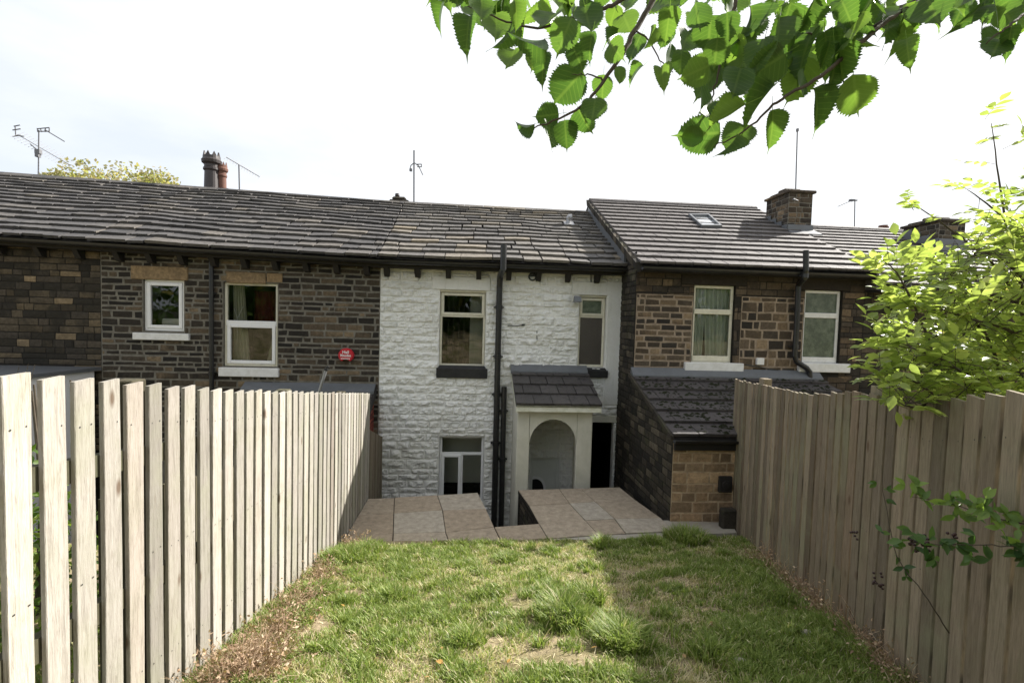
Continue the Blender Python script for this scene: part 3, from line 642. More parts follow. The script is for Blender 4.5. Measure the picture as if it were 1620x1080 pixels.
# porch ------------------------------------------------------------
pX0, pX1, pY = .745, 2.01, 7.88
mb = MB(); ax0, ax1, spr = .957, 1.745, .63; th = .11; K = 20; cx = (ax0+ax1)/2; ra = (ax1-ax0)/2; rh = .42; zt = 1.33
arc = [(cx-ra*math.cos(math.pi*i/K), spr+rh*math.sin(math.pi*i/K)) for i in range(K+1)]
for (a, b) in zip(arc, arc[1:]):
    mb.add([(a[0], pY, a[1]), (b[0], pY, b[1]), (b[0], pY, zt), (a[0], pY, zt), (a[0], pY+th, a[1]), (b[0], pY+th, b[1]), (b[0], pY+th, zt), (a[0], pY+th, zt)], [(0, 1, 2, 3), (7, 6, 5, 4), (0, 4, 5, 1)])
mb.bbox((pX0, pY, YARD), (ax0, pY+th, zt), .012); mb.bbox((ax1, pY, YARD), (pX1, pY+th, zt), .012)
zb = 1.70
def sidewall(x, ops_):
    xa, xb = x
    segs = [(pY+th, YF)] if not ops_ else [(pY+th, ops_[0]), (ops_[1], YF)]
    for a, b in segs:
        za, zz = zt+(zb-zt)*(a-pY)/(YF-pY)-.02, zt+(zb-zt)*(b-pY)/(YF-pY)-.02
        mb.hexa([(xa, a, YARD), (xb, a, YARD), (xb, b, YARD), (xa, b, YARD), (xa, a, za), (xb, a, za), (xb, b, zz), (xa, b, zz)])
    if ops_:
        a, b, c, d = ops_; mb.box((xa, a, YARD), (xb, b, c)); mb.box((xa, a, d), (xb, b, zt))
sidewall((pX0+.001, pX0+.1), None); sidewall((pX1-.1, pX1-.001), (8.15, 8.55, -.35, .75))
pw = mb.build('porch_wall', M['render_wall'], hW)
mb = MB()
for (a, b, c, d) in ((8.15, 8.19, -.35, .75), (8.51, 8.55, -.35, .75), (8.19, 8.51, -.35, -.31), (8.19, 8.51, .71, .75)): mb.box((pX1-.12, a, c), (pX1-.02, b, d))
pwn = mb.build('window', M['white_pvc'], pw); mb = MB(); mb.box((pX1-.07, 8.19, -.31), (pX1-.06, 8.51, .71)); mb.build('pane', M['glass'], pwn)
PP = roofP((.70, 7.70, 1.30), (2.12, 7.70, 1.30), (.70, YF-.02, 1.75), (2.12, YF-.02, 1.75))
mb = MB(); slates(mb, PP, [0, .27, .53, .79, .93], (.30, .30), .022, 4, stag=.15, uw=(0, PP.L)); mb.add([PP(0, 0, -.012), PP(PP.L, 0, -.012), PP(PP.L, 1, -.012), PP(0, 1, -.012)], [(0, 1, 2, 3)])
pr = mb.build('porch_roof', M['tile_porch'], hW)
mb = MB(); mb.bbox((.71, 7.72, 1.20), (2.11, 7.745, 1.305), .004); mb.box((.715, 7.745, 1.20), (2.105, pY, 1.22)); mb.build('fascia', M['fascia'], pr)
for xx in (.705, 2.08):
    mb = MB(); mb.hexa([(xx, 7.74, 1.19), (xx+.03, 7.74, 1.19), (xx+.03, YF, 1.62), (xx, YF, 1.62), (xx, 7.74, 1.30), (xx+.03, 7.74, 1.30), (xx+.03, YF, 1.73), (xx, YF, 1.73)]); mb.build('bargeboard', M['fascia'], pr)
mb = MB(); mb.hexa([(.685, YF-.15, 1.70), (2.11, YF-.15, 1.70), (2.11, YF-.02, 1.75), (.685, YF-.02, 1.75), (.685, YF-.15, 1.752), (2.11, YF-.15, 1.752), (2.11, YF-.022, 1.86), (.685, YF-.022, 1.86)]); mb.build('flashing', M['lead'], pr)
# ================================================================= HOUSE R
hR = thing('terraced_house', 'brown stone house right of the white cottage with green curtains and a roof window', 'house', (4.6, 8.5, YARD), 'houses of the terrace')
X_R1 = on_y(1366, 500, YR).x
oR1 = windows_px(1096, 451, 1161, 574, YR); oR2 = windows_px(1271, 459, 1330, 576, YR)
WR = PY(YR); mb = MB(); ZE = 3.66
lr1 = windows_px(1078, 427, 1182, 451, YR); lr2 = windows_px(1262, 434, 1345, 459, YR)
ztrans = on_y(1060, 466, YR).z; zlow = on_y(1060, 600, YR).z
ops = [oR1, oR2]
def rs(o, m_, ups): return mb
cells(mb, WR, XS, X_R1, YARD, 3.72, ops, .13)
xr1 = oR1[0]; xr2 = oR1[2]; xp = on_y(1262, 500, YR).x; zz = on_y(1210, 468, YR).z
# pale repointed patches are laid as mortar sheets 1 mm proud of the old mortar
for (a, b, c, d) in ((XS+.02, xr1-.01, zlow, ztrans), (xr2+.12, oR2[0]-.01, zlow+.1, zz-.02)):
    mb.add([WR(a, c, .002), WR(b, c, .002), WR(b, d, .002), WR(a, d, .002)], [(0, 1, 2, 3)], 2)
masonry(mb, WR, lambda v: [(XS+.02, xr1-.01)], zlow, ztrans, (.095, .115), (.17, .34), .022, .007, .005, .05, seed=31, edge=.006, ops=ops+[lr1, lr2])
masonry(mb, WR, lambda v: [(xr2+.12, oR2[0]-.01)], zlow+.1, zz-.02, (.11, .19), (.19, .33), .022, .007, .005, .05, seed=34, edge=.006, ops=ops+[lr1, lr2])
masonry(mb, WR, lambda v: [(xr2, xr2+.12)], zlow, 3.0, (.12, .2), (.1, .14), .006, .009, .006, .05, seed=39, edge=.006, ops=ops+[lr1, lr2])
masonry(mb, WR, lambda v: [(XS, xr2+.12 if v < zz else X_R1)] if v > ztrans else [], ztrans, zz if zz > ztrans else ztrans+.01, (.09, .14), (.16, .4), .007, .010, .008, .05, seed=35, edge=.007, ops=ops+[lr1, lr2])
masonry(mb, WR, lambda v: [(XS, X_R1)], max(zz, ztrans), 3.72, (.09, .15), (.18, .42), .007, .010, .008, .05, seed=36, edge=.007, ops=ops+[lr1, lr2])
masonry(mb, WR, lambda v: [(oR2[2], X_R1)], zlow, zz, (.08, .14), (.13, .3), .007, .010, .008, .05, seed=37, edge=.007)
masonry(mb, WR, lambda v: [(xr2+.12, X_R1)], zlow-.4, zlow+.1, (.1, .14), (.16, .4), .007, .010, .008, .05, seed=38, edge=.007)
mb.build('wall', [M['mortar_dark'], M['stone_brown'], M['mortar_pink']], hR)
for l_ in (lr1, lr2): mb = MB(); mb.bbox((l_[0], YR-.02, l_[1]), (l_[2], YR+.06, l_[3]), .01, tone=(.2, .9, .5)); mb.build('lintel', M['stone_brown'], hR)
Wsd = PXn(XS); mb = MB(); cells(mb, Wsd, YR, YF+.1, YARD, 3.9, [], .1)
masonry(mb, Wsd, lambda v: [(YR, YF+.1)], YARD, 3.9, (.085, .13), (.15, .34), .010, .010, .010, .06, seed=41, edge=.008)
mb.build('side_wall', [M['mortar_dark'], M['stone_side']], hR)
def window_r(o, sillpx, kind):
    x0, z0, x1, z1 = o; y = YR+.05; mb = MB(); zs = z0+(z1-z0)*.66
    frame(mb, x0+.003, z0+.003, x1-.003, z1-.003, y, .05, .06); mb.bbox((x0+.03, y-.014, zs-.045), (x1-.03, y+.05, zs+.045), .006)
    mb.bbox((x0+.03, y-.012, z0+.03), (x1-.03, y+.05, z0+.12), .006)
    win = mb.build('window', M['cream_paint'] if kind == 'c' else M['white_sill'], hR); g = 'glass' if kind == 'c' else 'glass_green'
    pane(x0+.05, zs+.045, x1-.05, z1-.05, y+.02, M[g], win); pane(x0+.05, z0+.12, x1-.05, zs-.045, y+.02, M[g], win)
    sillpart(sillpx, YR, M['white_sill'], win, .07); room(o, YR+.13, 1.2, win); return win
wr = window_r(oR1, (1084, 574, 1177, 587), 'c'); x0, z0, x1, z1 = oR1
xg = x0+(x1-x0)*.34
wavy(x0+.03, xg+.01, z0, z1, YR+.145, M['curtain_green'], wr, 4, .02, gather=(lambda v: 0, lambda v: .0+.03*v), seed=4)
wavy(xg+.07, x1-.03, z0, z1, YR+.155, M['curtain_green'], wr, 6, .02, gather=(lambda v: -.085*v, lambda v: 0), seed=5)
window_r(oR2, (1265, 575, 1346, 589), 'g')
def newroof(parent, x0, x1, ye, ze, yr, zr, seed, nrow=15, deck_back=True):
    P = roofP((x0, ye, ze), (x1, ye, ze), (x0, yr, zr), (x1, yr, zr)); mb = MB(); ts = [i/nrow for i in range(nrow+1)]; ts[-1] = .99
    slates(mb, P, ts, (.30, .30), .024, seed, stag=.15, uw=(0, P.L)); r = mb.build('roof', M['tile_new'], parent)
    b = MB(); b.add([P(0, 0, -.012), P(P.L, 0, -.012), P(P.L, 1, -.012), P(0, 1, -.012), (x1, 2*yr-ye, ze), (x0, 2*yr-ye, ze)], [(0, 1, 2, 3), (3, 2, 4, 5)]); b.build('roof_deck', M['timber_dark'], r)
    rb = MB(); x = x0
    while x < x1-.02:
        w = min(.45, x1-x); pr_ = []
        for xx in (x+.003, x+w-.003): pr_ += [(xx, yr+.16*math.cos(math.pi*k/6)*-1, zr-.05+.115*math.sin(math.pi*k/6)) for k in range(7)]
        rb.add(pr_, [(k, k+1, 8+k, 7+k) for k in range(6)]+[(6, 5, 4, 3, 2, 1, 0), tuple(range(7, 14))]); x += w
    rb.build('ridge_tiles', M['tile_new'], r); return r, P
ZR_ = 5.60; YE2 = 7.84
rR, PR = newroof(hR, XS-.03, X_R1-.004, YE2, ZE, YRG, ZR_, 51)
# verge: raised bargeboard wall with flashing seen over the cottage roof
mb = MB(); n = 22
for i in range(n):
    a, b = YE2+.02+(YRG-YE2)*i/n, YE2+.02+(YRG-YE2)*(i+1)/n-.012; za = ZE+(ZR_-ZE)*(a-YE2)/(YRG-YE2); zb_ = ZE+(ZR_-ZE)*(b-YE2)/(YRG-YE2)
    j = random.uniform(-.006, .006)
    mb.hexa([(XS-.085+j, a, za-.12), (XS-.01, a, za-.12), (XS-.01, b, zb_-.12), (XS-.085+j, b, zb_-.12), (XS-.10+j, a, za+.02), (XS+.03, a, za+.02), (XS+.03, b, zb_+.02), (XS-.10+j, b, zb_+.02)], tone=(random.random(), random.random(), .5))
mb.build('verge_stones', M['stone_side'], rR)
mb = MB()
for i in range(8):
    a, b = YE+.05+(YRG-YE-.05)*i/8, YE+.05+(YRG-YE-.05)*(i+1)/8
    zl = [zeave(XS)+(zridge(XS)-zeave(XS))*(q_-YE)/(YRG-YE) for q_ in (a, b)]; zu = [ZE+(ZR_-ZE)*(q_-YE2)/(YRG-YE2)-.10 for q_ in (a, b)]
    mb.hexa([(XS-.06, a, zl[0]-.03), (XS-.012, a, zl[0]-.03), (XS-.012, b, zl[1]-.03), (XS-.06, b, zl[1]-.03), (XS-.052, a, zu[0]), (XS-.012, a, zu[0]), (XS-.012, b, zu[1]), (XS-.052, b, zu[1])])
mb.build('flashing', M['lead'], rR)
mb = MB(); mb.hexa([(XS+.01, YR-.22, 3.55), (X_R1-.01, YR-.22, 3.55), (X_R1-.01, YR+.02, 3.55), (XS+.01, YR+.02, 3.55), (XS+.01, YR-.22, 3.64), (X_R1-.01, YR-.22, 3.64), (X_R1-.01, YR+.02, 3.72), (XS+.01, YR+.02, 3.72)]); mb.build('fascia', M['timber_dark'], hR)
gutter(XS, X_R1-.02, YE2-.03, lambda x: ZE-.05, hR)
house_shell(hR, XS, X_R1, YR, YE2, 3.7, hR, M['stone_dark'])
def on_roof(px, py, ze=None, zr=None):
    ze = ze or ZE; zr = zr or ZR_; d = ray(px, py); k = (zr-ze)/(YRG-YE2); t = (ze-YE2*k-EYE.z)/(d.z-k*d.y); return EYE+d*t
# skylight
c = [on_roof(*p_) for p_ in ((1109, 363), (1141, 363), (1120, 344), (1088, 344))]
n_ = PR.n; ins = lambda i, f: c[i].lerp((c[0]+c[1]+c[2]+c[3])/4, f)
mb = MB(); o_ = [ci+n_*.09 for ci in c]; i_ = [ins(k, .17)+n_*.09 for k in range(4)]; bq = [ci+n_*.0 for ci in c]; ib = [ins(k, .17)+n_*.05 for k in range(4)]
mb.add(o_+i_+bq+ib, [(k, (k+1) % 4, 4+(k+1) % 4, 4+k) for k in range(4)]+[(8+k, 8+(k+1) % 4, (k+1) % 4, k) for k in range(4)]+[(4+k, 4+(k+1) % 4, 12+(k+1) % 4, 12+k) for k in range(4)])
sk = mb.build('roof_window', M['lead'], hR); mb = MB(); mb.add([q_-n_*.0 for q_ in ib]+[q_-n_*.01 for q_ in ib], [(0, 1, 2, 3), (7, 6, 5, 4)]); mb.build('pane', M['roof_glass'], sk)
def chimney(parent, x0, x1, y0, y1, ztop, seed, matn='stone_brown', flash=.16, ze=None, zr=None):
    ze = ze or ZE; zr = zr or ZR_; zf = lambda y: ze+(zr-ze)*(y-YE2)/(YRG-YE2)-.02
    mb = MB(); zc = ztop-.10; mm = [M['mortar_grey'], M[matn]]
    mb.box((x0, y0, zf(y0)-.3), (x1, y1, zc))
    masonry(mb, PY(y0), lambda v: [(x0, x1)], zf(y0), zc, (.085, .12), (.12, .25), .010, .010, .008, .05, seed=seed)
    masonry(mb, PXn(x0), lambda v: [(y0, min(y1, y0+(v-zf(y0))/.5) if v < zf(y1) else y1)], zf(y0), zc, (.085, .12), (.15, .3), .010, .010, .008, .05, seed=seed+1)
    ch = mb.build('chimney', mm, parent)
    mb = MB(); rg = random.Random(seed); y = y0-.05
    while y < y1+.04:
        w = rg.uniform(.14, .24); mb.bbox((x0-.055+rg.uniform(-.01, .01), y, zc), (x1+.055, min(y+w, y1+.06)-.004, zc+.05+rg.uniform(0, .015)), .012, tone=(rg.random(), rg.random(), .5)); y += w
    mb.bbox((x0+.02, y0+.1, zc+.05), (x1-.03, y1-.05, zc+.11), .03, tone=(.3, .6, .5)); mb.bbox((x0+.06, y0+.25, zc+.10), (x1-.08, y0+.52, zc+.17), .03, tone=(.5, .3, .5))
    mb.build('cap', M[matn], ch)
    mb = MB(); mb.hexa([(x0-.03, y0-.03, zf(y0)-.1), (x1+.03, y0-.03, zf(y0)-.1), (x1+.03, y0-.016, zf(y0)-.1), (x0-.03, y0-.016, zf(y0)-.1), (x0-.03, y0-.03, zf(y0)+flash), (x1+.03, y0-.03, zf(y0)+flash), (x1+.03, y0-.016, zf(y0)+flash), (x0-.03, y0-.016, zf(y0)+flash)])
    for k in range(4):
        a, b = y0-.03+(y1-y0)*k/4, y0-.03+(y1-y0)*(k+1)/4; mb.box((x0-.034, a, zf(a)-.1), (x0-.018, b, zf(a)+flash+.02))
    mb.hexa([(x0-.06, y0-.28, zf(y0-.28)+.045), (x1+.06, y0-.28, zf(y0-.28)+.045), (x1+.05, y0, zf(y0)+.045), (x0-.05, y0, zf(y0)+.045), (x0-.06, y0-.28, zf(y0-.28)+.07), (x1+.06, y0-.28, zf(y0-.28)+.07), (x1+.05, y0, zf(y0)+.07), (x0-.05, y0, zf(y0)+.07)])
    mb.build('flashing', M['lead'], ch); return ch
fb = on_roof(1250, 368); fc = on_roof(1283, 368); chimney(hR, fb.x, fc.x+.02, fb.y+.1, fb.y+.9, on_y(1265, 296, fb.y).z, 61, 'stone_brown')
# rainwater pipe of house R with its two bends
pipe([on_y(1275, 396, 7.68), on_y(1275, 428, 7.68), on_y(1273, 440, 7.72), on_y(1263, 452, YR-.1), on_y(1260, 520, YR-.1), on_y(1257, 563, YR-.1), on_y(1260, 572, YR-.1), on_y(1276, 582, YR-.12), on_y(1281, 588, YR-.12), on_y(1281, 600, YR-.12)], .045, hR, 'soil_pipe', (3.55, 3.0, 2.35))
mb = MB(); a = on_y(1197, 566, YR-.03); b = on_y(1208, 577, YR-.03); mb.bbox((a.x, YR-.05, b.z), (b.x, YR, a.z), .005); mb.tube([on_y(1180, 577, YR-.03), on_y(1200, 580, YR-.03), on_y(1230, 586, YR-.03), on_y(1265, 590, YR-.03)], .010, 6, 1); mb.build('junction_box', [M['white_sill'], M['cable']], hR)
# lean-to extension
XE1 = on_y(1292, 600, YR).x; yE = 6.30; zE = 1.17; zT = 1.80
P2 = roofP((XS-.05, yE-.08, zE), (XE1, yE-.08, zE), (XS-.05, YR-.01, zT), (XE1, YR-.01, zT)); mb = MB(); slates(mb, P2, [0, .17, .34, .51, .68, .85, .97], (.36, .36), .026, 7, stag=.18, uw=(0, P2.L)); mb.add([P2(0, 0, -.012), P2(P2.L, 0, -.012), P2(P2.L, 1, -.012), P2(0, 1, -.012)], [(0, 1, 2, 3)])
rg = random.Random(3)
er = mb.build('extension_roof', M['tile_dark'], hR)
mb = MB()
for i in range(900):   # cushions of moss lying on the tiles
    u = rg.uniform(.05, P2.L-.05); fr0 = rg.random()**.7*.85; t = (int(rg.uniform(0, 6))+fr0)*.17; hm = .060-.036*fr0
    if t > .9: continue
    r_ = rg.uniform(.012, .035); K = 6; vs = []
    ax = rg.uniform(0, 3.1)
    for k in range(K):
        th_ = 6.283*k/K; du, dv = r_*math.cos(th_)*rg.uniform(.8, 1.9), r_*.7*math.sin(th_)*rg.uniform(.6, 1.3)
        vs.append(P2(u+du, t+dv/1.8, hm))
    vs.append(P2(u, t, hm+r_*.8)); mb.add(vs, [(k, (k+1) % K, K) for k in range(K)], 0, (rg.random(), .5, .5))
tag(mb.build('moss', M['moss'], er, True), kind='stuff')
mb = MB(); mb.hexa([(XS-.04, YR-.17, zT-.035), (XE1, YR-.17, zT-.035), (XE1, YR-.02, zT+.03), (XS-.04, YR-.02, zT+.03), (XS-.04, YR-.17, zT+.01), (XE1, YR-.17, zT+.01), (XE1, YR-.03, zT+.13), (XS-.04, YR-.03, zT+.13)])
mb.build('flashing', M['lead'], er)
mb = MB(); mb.hexa([(XS-.075, yE-.08, zE-.03), (XS-.03, yE-.08, zE-.03), (XS-.03, YR, zT-.03), (XS-.075, YR, zT-.03), (XS-.075, yE-.08, zE+.03), (XS-.03, yE-.08, zE+.03), (XS-.03, YR, zT+.03), (XS-.075, YR, zT+.03)]); mb.build('verge_mortar', M['stone_side'], er)
gutter(XS-.04, XE1, yE-.12, lambda x: zE-.02, hR, .05); mb = MB(); mb.bbox((XS, yE-.06, zE-.18), (XE1, yE-.01, zE-.01), .005); mb.build('fascia', M['timber_dark'], hR)
mb = MB(); Wf = PY(yE); cells(mb, Wf, XS, XE1, YARD, zE-.05, [], .1); masonry(mb, Wf, lambda v: [(XS, XE1)], YARD, zE-.1, (.10, .17), (.18, .38), .016, .008, .006, .05, seed=71, edge=.006)
mb.build('extension_wall', [M['mortar_buff'], M['stone_buff']], hR)
mb = MB(); zq = lambda y: zE+(zT-zE)*(y-yE)/(YR-yE)-.03
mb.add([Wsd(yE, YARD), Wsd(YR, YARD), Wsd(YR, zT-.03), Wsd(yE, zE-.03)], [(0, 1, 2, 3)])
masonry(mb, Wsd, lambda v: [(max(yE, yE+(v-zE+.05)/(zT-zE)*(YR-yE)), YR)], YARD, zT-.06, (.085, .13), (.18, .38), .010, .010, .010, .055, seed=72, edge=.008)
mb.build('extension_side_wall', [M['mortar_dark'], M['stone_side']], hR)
mb = MB(); a = on_y(1136, 752, yE); b = on_y(1151, 777, yE); mb.bbox((a.x, yE-.05, b.z), (b.x+.04, yE, a.z), .008); cc = Vector(((a.x+b.x+.04)/2, yE-.05, (a.z+b.z)/2))
for r_, mm in ((.055, .0), (.03, 0)):
    mb.add([(cc.x+r_*math.cos(i*6.283/14), cc.y-.02*(1 if r_ > .04 else 1.6), cc.z+r_*math.sin(i*6.283/14)) for i in range(14)]+[(cc.x+r_*1.1*math.cos(i*6.283/14), cc.y+.01, cc.z+r_*1.1*math.sin(i*6.283/14)) for i in range(14)], [tuple(range(14))]+[(i, (i+1) % 14, 14+(i+1) % 14, 14+i) for i in range(14)])
mb.build('vent', M['timber_dark'], hR)
# ================================================================= HOUSE 3 (far right)
h3 = thing('terraced_house', 'far right house of the row, half hidden behind the bright green tree', 'house', (10, 8, YARD), 'houses of the terrace')
Y3 = YR+.001; YE3 = YE2; ZE3 = 3.455; ZR3 = 5.21; X3 = 15.0
mb = MB(); W3_ = PY(Y3); cells(mb, W3_, X_R1, X3, YARD, ZE3, [], .1); masonry(mb, W3_, lambda v: [(X_R1, X3)], 1.0, ZE3, (.1, .15), (.16, .4), .008, .010, .008, .07, seed=81)
mb.build('wall', [M['mortar_dark'], M['stone_dark']], h3)
r3, P3 = newroof(h3, X_R1, X3, YE3, ZE3, YRG, ZR3, 52, 15)
mb = MB(); mb.box((X_R1+.01, Y3-.22, ZE3-.12), (X3, Y3+.02, ZE3-.02)); mb.build('fascia', M['timber_dark'], h3); gutter(X_R1+.01, X3, YE3-.03, lambda x: ZE3-.05, h3)
pipe([on_y(1436, 428, 7.68), on_y(1436, 466, 7.68), on_y(1424, 484, Y3-.1), (on_y(1424, 484, Y3-.1).x, Y3-.1, YARD)], .055, h3, 'soil_pipe', (3.2, 2.5))
mb = MB(); nv = 14
for i in range(nv):
    a, b = [YE2+.02+(YRG-YE2)*q_/nv for q_ in (i, i+1)]; za, zb_ = [ZE+(ZR_-ZE)*(q_-YE2)/(YRG-YE2) for q_ in (a, b)]
    mb.hexa([(X_R1-.006, a, za-.30), (X_R1+.035, a, za-.30), (X_R1+.035, b-.004, zb_-.42), (X_R1-.006, b-.004, zb_-.42), (X_R1-.006, a, za+.03), (X_R1+.035, a, za+.03), (X_R1+.035, b-.004, zb_+.03), (X_R1-.006, b-.004, zb_+.03)])
mb.build('verge_board', M['tile_new'], rR)
fb = on_roof(1490, 400, ZE3, ZR3); chimney(h3, fb.x, fb.x+.62, fb.y+.1, fb.y+1.0, on_y(1500, 342, fb.y).z, 62, 'stone_dark', .3, ZE3, ZR3)
house_shell(h3, X_R1, X3, Y3, YE3, 3.3, h3, M['stone_dark'])
# ================================================================= GROUND
def sm(a, b, x): t = min(1, max(0, (x-a)/(b-a))); return t*t*(3-2*t)
def gz(x, y):
    z = 1.26-.216*y if y > -1 else 1.476+.216*1.2*(1-math.exp((y+1)/1.2))
    z += MN.noise((x*1.3, y*1.3, 0))*.05*(1-sm(5.2, 5.75, y))+MN.noise((x*4, y*4, 2))*.015
    if y > 5.6: z = min(z, .0+.02)-.05*sm(5.7, 5.9, y)*8*(y-5.7)
    return z
mb = MB(); mb.add([(-900, -900, YARD-.01), (900, -900, YARD-.01), (900, 900, YARD-.01), (-900, 900, YARD-.01)], [(0, 1, 2, 3)])
tag(mb.build('ground', M['yard']), kind='structure')
xs = [-30, -20, -12, -8, -5, -3]+[-2+.08*i for i in range(76)]+[5, 8, 12, 20, 30]; ys = [-30, -20, -12, -8, -4, -2, -.5]+[.2+.08*i for i in range(72)]
vs = [(x, y, gz(x, y)) for y in ys for x in xs]; n = len(xs); m_ = len(ys)
fs = [(j*n+i, j*n+i+1, (j+1)*n+i+1, (j+1)*n+i) for j in range(m_-1) for i in range(n-1)]
b = len(vs); vs += [(x, ys[-1]+.01, YARD-.1) for x in xs]; fs += [((m_-1)*n+i, (m_-1)*n+i+1, b+i+1, b+i) for i in range(n-1)]
mb = MB(); mb.add(vs, fs); tag(mb.build('lawn_soil', M['soil'], None, True), kind='structure')
# ================================================================= PAVING
Z = lambda px, py, z=0: on_z(px, py, z)
rows_l = [[(582, 788), (624, 786.6), (692, 782.7), (756, 778.6)], [(566, 815), (623, 811.5), (700, 806.5), (769, 804)], [(548, 847), (622, 843.5), (705, 841), (782, 833)], [(538, 866), (621, 863), (712, 860), (793, 855)]]
rows_r = [[(819.6, 775), (884.5, 773), (918, 771.6), (980.4, 769.8)], [(837, 799), (901, 795.7), (941.5, 793), (1007, 791.3)], [(853, 828), (926, 822.5), (972.6, 820), (1046, 819)], [(867, 851), (947, 845), (990, 843), (1066, 840)]]
quads = []
for rws in (rows_l, rows_r):
    for r0_, r1_ in zip(rws, rws[1:]):
        for i in range(3): quads.append((r1_[i], r1_[i+1], r0_[i+1], r0_[i]))
quads += [((793, 855), (867, 851), (853, 828), (782, 833))]
mb = MB(); rg = random.Random(4)
tones = [.45, .4, .7, .35, .75, .35, .4, .6, .45, .4, .45, .5, .5, .75, .45, .5, .4, .7, .35]
for i, q4 in enumerate(quads):
    P4 = [Z(*p_) for p_ in q4]; c_ = sum(P4, Vector())/4; P4 = [p_+(c_-p_).normalized()*.006 for p_ in P4]; dz = rg.uniform(-.004, .004)
    tl = [Vector((p_.x, p_.y, dz+rg.uniform(-.002, .002))) for p_ in P4]; ins_ = [p_+(c_-p_).normalized()*.006 for p_ in tl]
    low = [Vector((p_.x, p_.y, -.045)) for p_ in P4]; lip = [Vector((p_.x, p_.y, p_.z-.006)) for p_ in tl]
    mb.add(ins_+lip+low, [(0, 1, 2, 3)]+[(4+k, 4+(k+1) % 4, (k+1) % 4, k) for k in range(4)]+[(8+k, 8+(k+1) % 4, 4+(k+1) % 4, 4+k) for k in range(4)], 0, (tones[i], rg.random(), .5))
# mortar bed below the slabs
for poly in ([rows_l[0][0], rows_l[0][3], rows_l[2][3], rows_l[3][3], rows_l[3][0]], [rows_r[0][0], rows_r[0][3], rows_r[3][3], rows_r[3][0], rows_r[2][0]], [(782, 833), (853, 828), (867, 851), (793, 855)]):
    P5 = [Z(*p_) for p_ in poly]; n = len(P5); mb.add([(p_.x, p_.y, -.012) for p_ in P5]+[(p_.x, p_.y, -.06) for p_ in P5], [tuple(range(n))[::-1]]+[(i, (i+1) % n, n+(i+1) % n, n+i) for i in range(n)], 1)
# concrete edging along the grass
ed = [(536, 868), (621, 864), (712, 861), (793, 856), (867, 852), (947, 846), (990, 844), (1066, 841), (1049, 821), (1152, 826)]
E0 = [Z(*p_) for p_ in ed[:8]]
f_ = [Vector((p_.x, p_.y-.13, 0)) for p_ in E0]; vs = [(*p_.xy, -.006) for p_ in E0]+[(*p_.xy, -.006) for p_ in f_]+[(*p_.xy, -.2) for p_ in f_]
mb.add(vs, [(i, 8+i, 9+i, i+1) for i in range(7)]+[(8+i, 16+i, 17+i, 9+i) for i in range(7)], 2)
Q_ = [Z(1049, 822), Z(1156, 826), Z(1166, 842), Z(1066, 845)]
mb.add([(*p_.xy, -.004) for p_ in Q_]+[(*p_.xy, -.25) for p_ in Q_], [(3, 2, 1, 0)]+[(i, (i+1) % 4, 4+(i+1) % 4, 4+i) for i in range(4)], 2)
tag(mb.build('paving', [M['slab'], M['mortar_dark'], M['concrete']]), kind='structure')
# retaining walls holding the paving up
rw = thing('retaining_wall', 'dark mossy stone wall below the paving slabs beside the steps down', 'wall', (1, 6.6, YARD))
def linewall(a, b, z0, z1, seed, name, sg=1):
    a = Vector((a.x, a.y, 0)); b = Vector((b.x, b.y, 0)); d = (b-a); L = d.length; d.normalize(); nn = Vector((d.y, -d.x, 0))*sg
    Wk = lambda u, v, h=0: a+d*u+nn*h+Vector((0, 0, v)); mm = MB(); cells(mm, Wk, 0, L, z0, z1, [], .1)
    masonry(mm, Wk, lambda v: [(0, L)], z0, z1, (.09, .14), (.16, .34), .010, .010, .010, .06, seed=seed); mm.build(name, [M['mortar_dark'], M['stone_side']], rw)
linewall(Z(855, 828.5)+Vector((.02, 0, 0)), Z(821.5, 776)+Vector((.02, 0, 0)), YARD, -.05, 91, 'side_face', -1)
linewall(Z(756, 780)-Vector((.02, 0, 0)), Z(780, 832)-Vector((.02, 0, 0)), YARD, -.05, 92, 'side_face', -1)
linewall(Z(980, 771), Z(1044, 819)-Vector((.02, 0, 0)), YARD, -.05, 93, 'side_face', -1)
linewall(Z(756, 780), Z(583, 789), YARD, -.05, 94, 'rear_face', -1); linewall(Z(979, 771), Z(820, 776.5), YARD, -.05, 95, 'rear_face', -1)
linewall(Z(852, 829), Z(783, 834), YARD, -.05, 96, 'rear_face', -1); linewall(Z(1152, 826.5), Z(1048, 823), YARD, -.06, 97, 'rear_face', -1)
st = MB()
for k in range(8): st.bbox((.16+.02*k*-1, 6.24+.24*k, YARD), (.86-.02*k, 6.24+.24*(k+1)+.02, -.2-.19*k), .01)
tag(st.build('steps', M['concrete_dark']), kind='structure')
